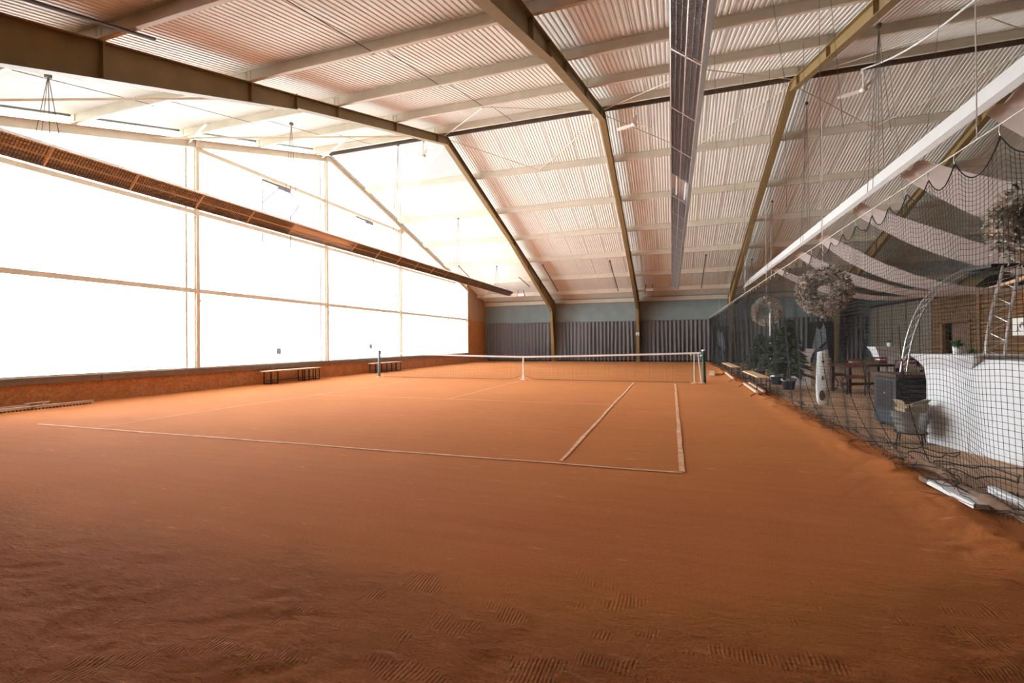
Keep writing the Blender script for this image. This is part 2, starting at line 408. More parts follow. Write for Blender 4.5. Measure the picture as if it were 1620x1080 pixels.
# metal sill gutter
mb = MB(); mb.box((XG-.1, GY0, .53), (XG+.05, GY1, .66)); mb.box((XG-.1, GY0, .66), (XG+.09, GY1, .70)); mb.box((XG+.03, GY0, .545), (XG+.065, GY1, .56))
for yy in (.4, 2.92, 8.4, 14.2, 20.2, 25.0): mb.box((XG+.05, yy-.03, .52), (XG+.075, yy+.03, .69))
struct('trim_1', mb, 'sill')
mb = MB(); mb.box((XG-.08, GY0, .70), (XG-.02, GY1, .735)); struct('trim_2', mb, 'gframe')
# glazing bays
GC = [GY0, 5.56, 11.5, 17.43, 23.4, GY1]
for i in range(5):
    a, b = GC[i], GC[i+1]
    struct('window_%d' % (i+1), gable_poly(XG-.075, XG-.07, a+.005, b-.005, .72, MB()), 'glass')
# gable columns and transoms
t = 3
for i, yy in enumerate(GC):
    mb = MB(); top = rtop(yy)-.02
    wd = .055 if i < 4 else .035
    mb.box((XG-.05, yy-wd, .70), (XG-.035, yy+wd, top)); mb.box((XG+.055, yy-wd, .70), (XG+.07, yy+wd, top)); mb.box((XG-.04, yy-.006, .70), (XG+.06, yy+.006, top))
    mb.box((XG+.06, yy-wd-.02, 2.78), (XG+.10, yy+wd+.02, 2.86))
    struct('trim_%d' % t, mb, 'gframe'); t += 1
    if i < 4:
        mb = MB(); mb.box((XG-.10, yy-.32, .70), (XG-.055, yy-.26, top)); struct('trim_%d' % t, mb, 'gframe'); t += 1
for zz, ya, yb in ((3.13, GY0, GY1), (5.60, GY0, 24.6), (7.62, RY-6.15, RY+6.1)):
    mb = MB(); mb.box((XG-.06, ya, zz-.06), (XG+.0, yb, zz+.075)); mb.box((XG-.06, ya, zz-.12), (XG+.06, yb, zz-.10))
    struct('trim_%d' % t, mb, 'gframe'); t += 1
# gable end rafter, left slope and right slope
for s in (-1, 1):
    ye = YF if s < 0 else GY1+.05
    mb = MB()
    for dz, h in ((-.015, .015), (-.25, .015)):
        mb.prism([(0, RY, RZ+dz), (0, RY, RZ+dz-h), (0, ye, rtop(ye)+dz-h), (0, ye, rtop(ye)+dz)], (XG-.06, 0, 0), (.17, 0, 0))
    mb.prism([(0, RY, RZ-.02), (0, RY, RZ-.26), (0, ye, rtop(ye)-.26), (0, ye, rtop(ye)-.02)], (XG+.01, 0, 0), (.012, 0, 0))
    struct('trim_%d' % t, mb, 'gframe'); t += 1
# dark verge cap under the sheet edge
for s in (-1, 1):
    ye = YF if s < 0 else YB
    mb = MB(); mb.prism([(0, RY, RZ+PH-.0), (0, RY, RZ+PH-.05), (0, ye, rtop(ye)+PH-.05), (0, ye, rtop(ye)+PH)], (XG-.16, 0, 0), (.05, 0, 0))
    struct('trim_%d' % t, mb, 'ridge'); t += 1

# ---- eave beam on the back wall
mb = MB(); mb.box((XG, YB-.10, EZ-.06), (XR, YB-.02, EZ+.20)); mb.box((XG, YB-.16, EZ-.07), (XR, YB-.02, EZ-.055))
struct('trim_%d' % t, mb, 'purlin'); t += 1
mb = MB(); mb.box((XG, YF+.02, rtop(YF)-.06), (XR, YF+.10, rtop(YF)+.20)); struct('trim_%d' % t, mb, 'purlin'); t += 1

# ================================================================== STEEL FRAMES
PY_F = [14.45, 17.35, 20.15, 22.95, 25.75, 28.35]
PY_N = [10.85, 7.95, 5.12, 2.33, -.45, -3.3]
def profile():
    """(y, depth) along each slope from the ridge outwards"""
    return [(0, .30), (8.05, .30), (8.06, .34), (16.9, .88)]
def frame_mesh():
    web = MB(); fl = MB(); st = MB()
    for s in (-1, 1):
        pr = profile(); ptsT = []; ptsB = []
        for d, dep in pr:
            y = RY+s*d; ptsT.append((y, rtop(y))); ptsB.append((y, rtop(y)-dep))
        yk_in = RY+s*17.22; yo = RY+s*18.28; zk = 3.74
        ptsT.append((yo, rtop(yo))); ptsB.append((yk_in, zk))
        # web strips
        for i in range(len(ptsT)-2):
            a, b, c, d2 = ptsT[i], ptsT[i+1], ptsB[i+1], ptsB[i]
            web.prism([(0, *a), (0, *b), (0, *c), (0, *d2)], (-.006, 0, 0), (.012, 0, 0))
        web.prism([(0, *ptsT[-2]), (0, *ptsT[-1]), (0, yo, zk), (0, *ptsB[-1]), (0, *ptsB[-2])], (-.006, 0, 0), (.012, 0, 0))
        yb_in = RY+s*17.86
        web.prism([(0, yk_in, zk), (0, yo, zk), (0, yo, 0), (0, yb_in, 0)], (-.006, 0, 0), (.012, 0, 0))
        def flange(p, q, th=.016, w=.2):
            fl.bar((0, *p), (0, *q), w, th)
        for i in range(len(ptsT)-1): flange(ptsT[i], ptsT[i+1])
        for i in range(len(ptsB)-1): flange(ptsB[i], ptsB[i+1])
        fl.obox((0, yo, (rtop(yo))/2), (.1,0,0), (0,.008,0), (0,0,rtop(yo)/2))
        fl.bar((0, yk_in, zk), (0, yb_in, 0), .2, .016, (0,1,0))
        # stiffeners
        for yy in ((PY_N if s < 0 else PY_F)[:-1] + [RY+s*8.05]):
            dd = abs(yy-RY); dep = .30 if dd <= 8.05 else .34+(dd-8.06)/(16.9-8.06)*.54
            ex = .03 if abs(dd-8.05) < .01 else 0
            st.box((-.095, yy-.007, rtop(yy)-dep-ex), (.095, yy+.007, rtop(yy)+ex))
        st.box((-.095, yk_in, zk-.01), (.095, yo, zk+.01)) if s > 0 else st.box((-.095, yo, zk-.01), (.095, yk_in, zk+.01))
    return web, fl, st
web, fl, st = frame_mesh()
fnames = ['dark brown steel portal frame nearest the glass wall, its rafter crossing the upper left corner',
 'olive brown steel portal frame with the small white sign on its column',
 'olive brown steel portal frame with its column behind the far end of the divider net',
 'olive brown steel portal frame above the white fabric swags, fourth from the glass wall',
 'olive brown steel portal frame behind the white fabric swags, furthest from the glass wall']
fr0 = thing('steel_portal_frame', fnames[0], 'steel frame', (FRX[0], 0, 0), 0, 'steel portal frames of the hall')
web.build('web_plate', 'rafter', fr0); fl.build('flanges', 'rafter', fr0); split_build(st, 'stiffener_plate', 'rafter', fr0)
for i in range(1, 5):
    f = copy_tree(fr0); f.location.x = FRX[i]; f['label'] = fnames[i]

# ---- purlins (C-section), each one a thing with cleats at every frame
def purlin(yy, s, label):
    z = rtop(yy)
    p = thing('roof_purlin', label, 'purlin', (0, yy, z), 0, 'cream steel purlins under the roof sheets')
    mb = MB(); d = -s
    mb.box((XG-.3, -.005, .005), (XR, .005, PH)); 
    mb.box((XG-.3, min(0, -d*.07), .0), (XR, max(0, -d*.07), .012)); mb.box((XG-.3, min(0, -d*.07), PH-.012), (XR, max(0, -d*.07), PH))
    mb.box((XG-.3, -d*.07-.004, 0), (XR, -d*.07+.004, .035))
    mb.build('rail', 'purlin', p)
    c = MB()
    for fx in FRX:
        for dx in (-.07, .05): c.box((fx+dx, -.03, -.0), (fx+dx+.018, .055 if s < 0 else .03, PH-.03))
    for dx in (.02,): c.box((XG+dx, -.03, 0), (XG+dx+.03, .05, PH-.03))
    split_build(c, 'cleat', 'purlin', p)
    return p
ordn = ['nearest the ridge', 'second from the ridge', 'third from the ridge', 'fourth from the ridge', 'fifth from the ridge', 'lowest and furthest from the ridge']
for i, yy in enumerate(PY_N[:5]): purlin(yy, -1, 'cream steel purlin on the near roof slope, ' + (ordn[i] if i < 4 else 'lowest, crossing the upper left corner'))
for i, yy in enumerate(PY_F): purlin(yy, 1, 'cream steel purlin on the far roof slope, ' + ordn[i])
mb = MB(); mb.box((XG+.1, RY-.045, RZ+.02), (XR, RY+.045, RZ+.10)); mb.box((XG+.1, RY+.02, RZ+.02), (XR, RY+.03, RZ+PH-.06))
o = mb.build('ridge_beam', 'ridge'); tag(o, 'dark steel ridge beam along the top of the roof', 'beam')

# ---- diagonal wind braces (thin rods)
BX = [XG, -3.1, 3.1, 9.1, 15.2, 21.3]
def brace_pair(x0, x1, ytop, ybot, label):
    th = thing('wind_brace', label, 'roof brace', (0,0,0), 0, 'thin wind brace rods under the roof')
    xm = (x0+x1)/2; zt = rtop(ytop)+.02; zb = rtop(ybot)+.02
    for xe in (x0, x1):
        m_ = MB(); m_.tube([(xe, ytop, zt), (xm, ybot, zb)], .014, 5); m_.build('rod', 'purlin', th)
    m_ = MB(); m_.box((xm-.06, ybot-.02, zb-.03), (xm+.06, ybot+.02, zb+.01)); m_.build('gusset', 'purlin', th)
bl = ['', 'between the first two frames', 'behind the long louvred light', 'behind the right ceiling fan']
for i in range(1, 4):
    brace_pair(BX[i], BX[i+1], RY+.15, 14.40, 'V of thin pale brace rods on the far roof slope ' + bl[i])
    brace_pair(BX[i], BX[i+1], RY-.15, 8.0, 'V of thin pale brace rods on the near roof slope ' + bl[i])
for (a, b, lb) in (((-3.1, 3.6, rtop(3.6)-.05), (XG+.07, -1.6, rtop(-1.6)-.2), 'long cream brace tube from the first frame splice to the glass wall corner'),
                   ((-3.1, 10.9, rtop(10.9)-.05), (XG, 4.2, rtop(4.2)-.12), 'long cream brace tube below the near slope beside the ridge'),
                   ((-3.1, 11.9, rtop(11.9)-.05), (-6.0, 14.4, rtop(14.4)), 'pale brace tube dropping from the ridge of the first frame'),
                   ((XG, 5.3, rtop(5.3)-.15), (-6.9, 4.4, rtop(4.4)+.03), 'short white brace tube above the first window mullion'),
                   ((XG, 11.2, rtop(11.2)-.15), (-6.0, 9.3, rtop(9.3)+.05), 'short white brace tube above the middle window mullion'),
                   ((XG, 19.9, rtop(19.9)-.1), (-6.5, 20.3, rtop(20.3)+.05), 'short pale brace tube halfway down the far end of the glass wall'),
                   ((XG+.1, 28.7, rtop(28.7)), (-6.3, 25.75, rtop(25.75)+.1), 'pale diagonal tube in the far left roof corner above the chipboard')):
    m_ = MB(); m_.tube([a, b], .03, 8); tag(m_.build('brace_tube', 'gframe'), lb, 'roof brace')

# ---- anti-sag rods between the purlins of the near slope
def sag_rod(x, ya, yb, lb):
    m_ = MB(); m_.tube([(x, ya, rtop(ya)+.03), (x, yb, rtop(yb)+PH-.05)], .008, 5); m_.box((x-.03, ya-.02, rtop(ya)-.0), (x+.03, ya+.02, rtop(ya)+.05))
    tag(m_.build('sag_rod', 'wire'), lb, 'roof rod', 'thin dark rods between the near slope purlins')
for x_, bay in ((-6.0, 'glass wall bay'), (0.0, 'bay between the first two frames'), (6.2, 'bay of the long louvred light')):
    for a, b, nm in ((2.33, -.45, 'lowest'), (5.12, 2.33, 'second lowest'), (7.95, 5.12, 'second highest'), (10.85, 7.95, 'highest')):
        sag_rod(x_, a, b, '%s thin dark rod on the near slope, %s' % (nm, bay))

# ---- dark conduits lying along the roof slope
def conduit(x, y0, y1, lb, r=.02):
    m_ = MB(); dz = .03
    m_.bar((x, y0, rtop(y0)-dz), (x, y1, rtop(y1)-dz), .05, .03)
    m_.box((x-.05, y0-.03, rtop(y0)-.05), (x+.05, y0+.03, rtop(y0)+.02))
    tag(m_.build('roof_conduit', 'wire'), lb, 'conduit')
conduit(-2.28, -3.3, -.17, 'black bar on the near roof slope crossing the upper left corner')
conduit(-2.25, 23.4, 27.6, 'thin dark conduit on the far slope right of the first frame')
conduit(1.9, 23.4, 28.1, 'thin dark conduit on the far slope left of the second frame')
conduit(7.25, 23.4, 28.1, 'thin dark conduit on the far slope right of the long louvred light')
conduit(-7.75, 22.8, 26.3, 'thin dark conduit on the far slope above the glass wall end')

# ================================================================== COURT
def court_line(p, q, w, lb):
    p = Vector(p); q = Vector(q); d = (q-p); L = d.length; d.normalize(); s_ = Vector((-d.y, d.x)); n = max(2, int(L/.35)); m_ = MB(); vs = []
    sd = rnd(0, 99)
    for i in range(n+1):
        a = p+d*L*i/n; wob = .018*mn.noise(Vector((i*.4, sd, 0))); ww = w*(1+.35*mn.noise(Vector((i*.7, sd, 9))))
        for k in (-.5, .5):
            b = a+s_*(wob+ww*k); vs.append((b.x, b.y, clay_h(b.x, b.y)+.007))
    m_.add(vs, [(2*i, 2*i+1, 2*i+3, 2*i+2) for i in range(n)])
    tag(m_.build('court_line', 'line'), lb, 'court line', 'worn pale lines on the clay')
court_line((-5.6, 0), (5.485, 0), .05, 'near baseline across the clay court')
court_line((5.485, .05), (5.485, 11.4), .06, 'near half of the right doubles sideline')
court_line((4.115, .12), (4.115, 11.6), .05, 'near half of the right singles sideline')
court_line((-4.115, 0), (-4.115, 11.885), .035, 'faint left singles sideline of the near half')
court_line((-4.115, 5.485), (4.05, 5.485), .028, 'faint service line of the near half')
court_line((0, 5.485), (0, 11.885), .03, 'faint centre service line of the near half')
# ball marks scratched in the clay
def scuff(x, y, a, L):
    m_ = MB(); pts = []
    for i in range(5): pts.append((x+cos(a)*L*(i/4-.5)+rnd(-.01,.01), y+sin(a)*L*(i/4-.5)+rnd(-.01,.01)))
    return pts

# tennis net
NY = 11.885
def net_top(x): return .914 + (1.06-.914)*(abs(x)/6.25)**1.25
def net_bot(x): return .03 + .13*math.exp(-((x)/.32)**2)
def twine_mesh(cols, rows, th, mb, n=3):
    """cols/rows: lists of polylines; each becomes a thin 3-sided twine"""
    for line in cols+rows: mb.tube(line, th, n, cap=False)
tn = thing('tennis_net', 'black tennis net with white top band and centre strap across the clay court', 'tennis net', (0, NY, 0))
mb = MB(); cols = []; rows = []
N = 262; 
for i in range(N+1):
    x = -6.2+12.4*i/N
    cols.append([(x, .01*sin(x*3), net_bot(x)+(net_top(x)-net_bot(x))*k/3) for k in range(4)])
for k in range(23):
    rows.append([(x_, .01*sin(x_*3), net_bot(x_)+(net_top(x_)-net_bot(x_))*k/22) for x_ in [-6.2+12.4*i/80 for i in range(81)]])
twine_mesh(cols, rows, .0026, mb); mb.build('mesh', 'netbrown', tn)
mb = MB(); mb.tube([(x_, .01*sin(x_*3), net_bot(x_)) for x_ in [-6.2+12.4*i/80 for i in range(81)]], .008, 5); mb.build('bottom_cord', 'netbrown', tn)
mb = MB()
xsn = [-6.32+12.64*i/60 for i in range(61)]
vs = []
for x_ in xsn:
    zt = net_top(x_)
    vs += [(x_, -.018, zt-.06), (x_, -.018, zt), (x_, .018, zt), (x_, .018, zt-.06)]
mb.add(vs, [(4*i+j, 4*i+4+j, 4*i+4+(j+1) % 4, 4*i+(j+1) % 4) for i in range(60) for j in range(4)]); mb.build('top_band', 'band', tn)
mb = MB(); mb.box((-.025, -.025, .14), (.025, .025, .92)); mb.box((-.045, -.04, .02), (.045, .04, .16)); mb.box((-.12, -.05, 0), (.12, .05, .02)); mb.build('centre_strap', 'band', tn)
for sx_, mname, lb in ((1, 'green', 'dark green net post at the right end of the tennis net'), (-1, 'bluegrey', 'blue grey net post at the left end of the tennis net')):
    pt = thing('net_post', lb, 'net post', (sx_*6.4, NY, 0))
    m_ = MB(); m_.tube([(sx_*.03, 0, 0), (0, 0, 1.1)], .055, 14); m_.build('pole', mname, pt)
    m_ = MB(); m_.lathe([(.05, 1.10), (.062, 1.10), (.062, 1.13), (.03, 1.15)], (0,0,0), 14); m_.build('cap', 'alu' if sx_ > 0 else mname, pt)
    m_ = MB(); m_.tube([(-sx_*.04, 0, .98), (-sx_*.12, 0, .93), (-sx_*.2, -.01, .96)], .014, 6); m_.lathe([(.035, 0), (.035, .04)], (-sx_*.06, 0, .92), 10); m_.build('winder', 'alu', pt)
    m_ = MB(); m_.lathe([(.12, 0), (.12, .02), (.07, .035)], (0,0,0), 16); m_.build('collar', 'line', pt)
for (x_, lb, lean) in ((6.0, 'white singles stick standing left of the green net post', .0), (6.22, 'white singles stick leaning against the green net post', -.10)):
    st_ = thing('singles_stick', lb, 'net stick', (x_+.1, NY-.12, 0))
    m_ = MB(); m_.tube([(0,0,.03), (lean,.02,1.02)], .014, 8); m_.build('rod', 'whitep', st_)
    m_ = MB(); m_.lathe([(.10, 0), (.10, .03), (.03, .05)], (0,0,0), 12, 1.3, 1); m_.build('foot', 'line', st_)
m_ = MB(); m_.sphere((6.0, NY-.1, .98), .033); tag(m_.build('tennis_ball', 'yellow'), 'small yellow ball hooked near the right end of the net band', 'ball')

# ================================================================== LUMINAIRES
def luminaire(x, z, tilt, y_start, n, missing, label, wires_v=True, width=.37, depth=.085, caseMat='alu'):
    """long louvred strip light; local frame: face normal n, across a"""
    L = 1.45
    th = thing('strip_light', label, 'ceiling light', (x, y_start, z))
    a = Vector((cos(tilt), 0, sin(tilt))); nrm = Vector((sin(tilt), 0, -cos(tilt)))   # a across, nrm faces the open side
    def P(u, yy, d): return a*u + Vector((0, yy, 0)) - nrm*d
    W = width/2; T = n*L
    mb = MB()
    def slab(u0, u1, y0, y1, d0, d1, m_):
        m_.obox(P((u0+u1)/2, (y0+y1)/2, (d0+d1)/2), a*(u1-u0)/2, Vector((0,(y1-y0)/2,0)), nrm*(d1-d0)/2)
    slab(-W, W, 0, T, depth-.004, depth, mb); slab(-W, -W+.006, 0, T, 0, depth, mb); slab(W-.006, W, 0, T, 0, depth, mb)
    slab(-W, W, 0, .006, 0, depth, mb); slab(-W, W, T-.006, T, 0, depth, mb)
    mb.build('housing', caseMat, th)
    fr = MB()
    slab(-W, -W+.016, 0, T, -.006, 0, fr); slab(W-.016, W, 0, T, -.006, 0, fr); slab(-.007, .007, 0, T, -.006, 0, fr)
    for k in range(n+1): slab(-W, W, max(0, k*L-.015), min(T, k*L+.015), -.006, .0, fr)
    fr.build('frame_bars', 'alu', th)
    lv = MB()
    for u in (-W*.66, -W*.33, W*.33, W*.66): slab(u-.0015, u+.0015, .02, L-.02, .004, .04, lv)
    for u0, u1 in ((-W+.018, -.009), (.009, W-.018)):
        for j in range(1, 30): slab(u0, u1, j*L/30-.001, j*L/30+.001, .004, .034, lv)
    me = None
    tb = MB()
    for u in (-W*.5, W*.5): tb.tube([P(u, .05, .055), P(u, L-.05, .055)], .018, 8)
    tbo = None; 
    for k in range(n):
        if k in missing:
            o = tb.build('fluorescent_tube', 'tube', th) if tbo is None else tbo.copy()
            if tbo is not None: COL.objects.link(o); o.parent = th
            tbo = tbo or o; o.location = (0, k*L, 0)
        else:
            if me is None: o = lv.build('louvre', 'louvre', th); me = o
            else: o = me.copy(); COL.objects.link(o); o.parent = th
            o.location = (0, k*L, 0)
    for k in range(2, n, 4):
        wr = MB(); yy = k*L; roofz = rtop(y_start+yy)-z
        for u in (-W, W): wr.tube([(0, yy, roofz), P(u, yy-.15, depth)], .006, 4, cap=False); wr.tube([(0, yy, roofz), P(u, yy+.15, depth)], .006, 4, cap=False)
        wr.box((-.04, yy-.04, roofz-.05), (.04, yy+.04, roofz+.02))
        split_build(wr, 'hanger_wire', 'wire', th)
    return th
luminaire(-5.25, 4.84, radians(45), -2.9, 20, (6, 7), 'long louvred strip light hanging in front of the glass wall', width=.44, depth=.11)
luminaire(5.57, 4.70, -radians(38), -2.54, 19, (5,), 'long louvred strip light seen from below in the middle of the ceiling', width=.44, depth=.11)
luminaire(9.72, 4.85, radians(62), -1.8, 20, (), 'long white backed strip light slanting above the divider net', width=.44, depth=.10, caseMat='whitep')
luminaire(20.9, 4.85, -radians(33), -1.8, 20, (), 'long strip light beyond the fabric swags, holding their far ends')

# ================================================================== BACK WALL CURTAINS
def curtain(x0, x1, lb, seed, y=29.84, z0=.10, z1=2.92):
    random.seed(seed); th = thing('wall_curtain', lb, 'curtain', (x0, y, 0), 0, 'grey curtains along the back wall')
    L = x1-x0; nf = max(6, int(L/.27)); ph = [rnd(-.6, .6) for _ in range(nf+2)]; am = [rnd(.05, .12) for _ in range(nf+2)]
    def f(u, v):
        s_ = u*nf; k = int(s_); fr_ = s_-k
        A = am[k]*(1-fr_)+am[k+1]*fr_; pp = ph[k]*(1-fr_)+ph[k+1]*fr_
        g = .45+.55*v
        yy = -A*sin(2*pi*s_+pp*2*v)*g
        xx = u*L + .03*sin(4*pi*s_+pp)*v
        return (xx, yy, z1 - (z1-z0)*v - .015*abs(sin(pi*s_))*(1-v))
    mb = MB(); mb.grid(nf*8, 10, f); mb.build('cloth', 'curtain', th, smooth=True)
    mb = MB(); mb.grid(nf*8, 1, lambda u, v: (f(u, 1)[0], f(u, 1)[1], z0-.085*v)); mb.build('hem', 'hem', th)
    mb = MB(); mb.tube([(0, 0, z1+.02), (L, 0, z1+.02)], .015, 6); mb.build('rail', 'wire', th)
curtain(-8.6, -3.32, 'grey pleated curtain in the far left corner beside the chipboard panel', 1)
curtain(-2.88, 2.88, 'grey pleated curtain between the first and second frame columns', 2)
curtain(3.32, 8.88, 'grey pleated curtain right of the column with the white sign', 3)
curtain(9.32, 15.0, 'dark grey curtain behind the fir trees and the divider net', 4)
curtain(15.42, 16.9, 'dark grey curtain next to the timber wall', 5)
m_ = MB(); m_.box((0, 0, 0), (.24, .012, .24)); sg = thing('column_sign', 'small white square sign on the second frame column', 'sign', (2.99, 28.98, 1.86))
m_.build('plate', 'paper', sg); m_ = MB(); m_.box((.095, -.006, 0), (.15, -.001, .12)); m_.build('dark_mark', 'blackm', sg)

# ================================================================== DIVIDER NET
NX, NTOP = 7.82, 3.06
hooks = [-3.6, -2.9, -2.2, -1.5, -.75, -.12, .35, .8, 1.25, 1.75]
while hooks[-1] < 29.4: hooks.append(hooks[-1]+.55)
def top_sag(y):
    for a, b in zip(hooks, hooks[1:]):
        if a <= y <= b:
            s_ = .27*(b-a)/.7 if y < 2 else .16*(b-a)/.55
            return s_*(1-(2*(y-a)/(b-a)-1)**2)
    return 0
def net_pt(y, z):
    """x offset, y, z of the hanging net at nominal height z"""
    t = 1-z/NTOP
    x = NX + .10*t + .045*sin(y*2.1+.8*sin(y*.7))*t + .03*sin(y*5.3+2*t)*min(1, t*2)
    yy = y + .05*sin(y*1.7+z*1.3)*t
    zz = z - top_sag(y)*math.exp(-(NTOP-z)/.45)
    zz += .07*mn.noise(Vector((y*1.3, z*.9, 4)))*(1 if z > .1 else 0)
    return (x, yy, max(.02, zz))
dn = thing('divider_net', 'tall black divider net hanging from a cable between court and event area', 'net', (0,0,0))
mb = MB(); ST = .052
yy = -3.4; ylist = []
while yy < 29.5: ylist.append(yy); yy += ST if yy < 13 else ST*2
for y_ in ylist:
    n = 18 if y_ < 13 else 8
    mb.tube([net_pt(y_, NTOP-.05-(NTOP-.05)*k/n) for k in range(n+1)], .0021 if y_ < 13 else .0058, 3, cap=False)
nr = int((NTOP-.05)/ST)
yc = [y_ for y_ in ylist[::2]]
for k in range(nr+1):
    z = NTOP-.05-k*ST
    near = [y_ for y_ in yc if y_ < 13.05]; far = [y_ for y_ in yc if y_ >= 12.9]
    mb.tube([net_pt(y_, z) for y_ in near], .0021, 3, cap=False)
    if k % 2 == 0: mb.tube([net_pt(y_, z) for y_ in far[::2]], .0055, 3, cap=False)
mb.tube([net_pt(y_, NTOP-.05) for y_ in ylist], .006, 4, cap=False)
mb.build('netting', 'netblack', dn)
m_ = MB(); m_.tube([(NX, -3.6, NTOP+.03)]+[(NX, h, NTOP+.03) for h in hooks[1:]], .006, 5); m_.build('cable', 'wirew', dn)
hk = MB(); hk.tube([(0,0,.03), (0,.01,-.02), (0,-.005,-.06)], .006, 5); hk0 = None
for i, h in enumerate(hooks[:60]):
    if hk0 is None: o = hk0 = hk.build('hook', 'wirew', dn)
    else: o = hk0.copy(); COL.objects.link(o); o.parent = dn
    o.location = (NX, h, NTOP)
# gathered seam cords in the net and loose net heaped along its foot
for (y0, y1) in ((5.6, 4.4), (4.1, 3.3), (3.1, 1.9), (1.1, .45), (2.3, 1.2)):
    m_ = MB(); pts = []
    for k in range(14):
        t_ = k/13; pts.append((NX+.08*t_+.03, y0+(y1-y0)*t_**2.6, 1.55*(1-t_)**1.15+.03))
    m_.tube(pts, .005, 5); m_.build('seam_cord', 'netblack', dn)
random.seed(11)
m_ = MB()
for i in range(300):
    y_ = -3.2+32*random.random()**1.6; L = rnd(.25, .9); x_ = NX+rnd(-.16, .20); pts = []
    a = rnd(-.5, .5)
    for k in range(7):
        t_ = k/6; pts.append((x_+sin(a)*L*t_+rnd(-.04, .04), y_+cos(a)*L*t_, .05+.05*sin(pi*t_)+rnd(0, .05)))
    m_.tube(pts, rnd(.002, .005), 4, cap=False)
tag(m_.build('loose_netting', 'netblack', dn), 'tangled netting lying along the foot of the divider net', kind='stuff')

# suspension cords from the roof down to the net cable
for (y_, lb) in ((-.45, 'white chain'), (3.9, ''), (8.2, ''), (12.8, ''), (17.5, ''), (22.5, '')):
    m_ = MB(); zt = rtop(y_)+.1
    m_.tube([(NX+.0, y_, 5.0 if y_ < 0 else 4.4), (NX, y_, NTOP+.03)], .005, 5)
    s_ = m_.build('net_hanger_cord', 'wirew')
    names = {-.45: 'pale chain hanging to the net cable at the upper right', 3.9: 'pale cord to the net cable above the big middle wreath', 8.2: 'pale cord to the net cable above the small wreath'}
    tag(s_, names.get(y_, 'pale cord to the far part of the net cable, %s' % {12.8: 'first beyond the small wreath', 17.5: 'second beyond the small wreath', 22.5: 'nearest the back wall'}.get(y_)), 'cord')
    m_ = MB(); m_.tube([(NX, y_, 5.0 if y_ < 0 else 4.4), (NX, y_, zt)], .004, 4); m_.build('wire', 'wire', s_)
# thin dark wires hanging from the roof
random.seed(5)
wires = [(6.4, 6.8), (6.9, 3.0), (7.4, 9.5), (8.4, 7.4), (8.6, 10.4), (9.0, 5.0), (10.2, 8.5), (10.6, 6.4), (8.0, 4.0), (11.2, 10.5)]
for i, (x_, y_) in enumerate(wires):
    m_ = MB(); m_.tube([(x_, y_, rtop(y_)+.05), (x_+rnd(-.3, .3), y_+rnd(-.5, .5), rnd(4.9, 5.6))], .0045, 4)
    tag(m_.build('hanging_wire', 'wire'), 'thin dark wire hanging from the roof between the two right strip lights', 'wire', 'thin dark roof wires right of the long louvred light')

# ================================================================== FANS
def ceiling_fan(x, y, lb, rot):
    th = thing('ceiling_fan', lb, 'ceiling fan', (x, y, RZ+.02), rot, 'ceiling fans under the ridge')
    m_ = MB(); m_.lathe([(.03, -.12), (.05, -.1), (.05, 0), (.03, .02)], (0,0,0), 14); m_.build('mount', 'fan', th)
    m_ = MB(); m_.tube([(0,0,-.1), (0,0,-.55)], .02, 8); m_.build('rod', 'fan', th)
    m_ = MB(); m_.lathe([(.02, -.66), (.09, -.65), (.11, -.60), (.09, -.56), (.02, -.53)], (0,0,0), 18); m_.build('motor', 'fan', th, smooth=True)
    for k in range(3):
        a = 2*pi*k/3; m_ = MB(); d = Vector((cos(a), sin(a), 0)); s_ = Vector((-sin(a), cos(a), 0)); vs = []
        for i in range(7):
            t_ = i/6; r_ = .1+.58*t_; w_ = .035+.05*sin(pi*min(1, t_*1.05))
            for k2 in (-1, 1):
                vs.append(d*r_+s_*w_*k2+Vector((0,0,-.60+.025*k2)))
        vs += [v+Vector((0,0,-.008)) for v in vs]
        fs = [(2*i, 2*i+1, 2*i+3, 2*i+2) for i in range(6)] + [(14+2*i, 14+2*i+2, 14+2*i+3, 14+2*i+1) for i in range(6)]
        fs += [(2*i, 2*i+2, 16+2*i, 14+2*i) for i in range(6)] + [(2*i+1, 15+2*i, 17+2*i, 2*i+3) for i in range(6)] + [(0, 14, 15, 1), (12, 13, 27, 26)]
        m_.add(vs, fs); m_.build('blade', 'fan', th)
ceiling_fan(4.2, 11.72, 'pale three blade ceiling fan left of the long louvred light', 2.75)
ceiling_fan(11.0, 11.72, 'pale three blade ceiling fan right of the long louvred light, above the divider net', 2.65)
ceiling_fan(-4.15, 11.72, 'pale ceiling fan in the bright bay beside the glass wall', 3.3)
m_ = MB(); pts = []
for i in range(15):
    t_ = i/14; pts.append((10.9+.15*t_, 11.55-5.6*t_, 9.62-1.62*t_-.22*sin(pi*t_)))
m_.tube(pts, .022, 6); tag(m_.build('cable', 'whitep'), 'sagging white cable running from the right ceiling fan to the upper edge', 'cable')

# small floodlights / heaters near the far eave
for x_, lb in ((-4.9, 'small red and white heater box under the far slope left of the first frame'), (4.0, 'small red and white heater box under the far slope right of the second frame')):
    th = thing('heater_box', lb, 'heater', (x_, 27.2, 4.86))
    m_ = MB(); m_.box((-.28, -.1, -.12), (.28, .12, .12)); m_.build('casing', 'red', th)
    m_ = MB(); m_.box((-.22, -.115, -.09), (.27, -.1, .09)); m_.build('front_panel', 'whitep', th)
    m_ = MB(); m_.box((-.24, .0, .12), (-.2, .04, .36)); m_.box((.2, .0, .12), (.24, .04, .36)); split_build(m_, 'bracket', 'wire', th)
for x_, y_, lb in ((-4.3, 26.4, 'short dark bracket under the far slope beside the left heater box'),):
    m_ = MB(); m_.bar((x_, y_-1.5, rtop(y_-1.5)-.05), (x_+.3, y_, rtop(y_)-.1), .05, .04); tag(m_.build('roof_bracket', 'wire'), lb, 'bracket')

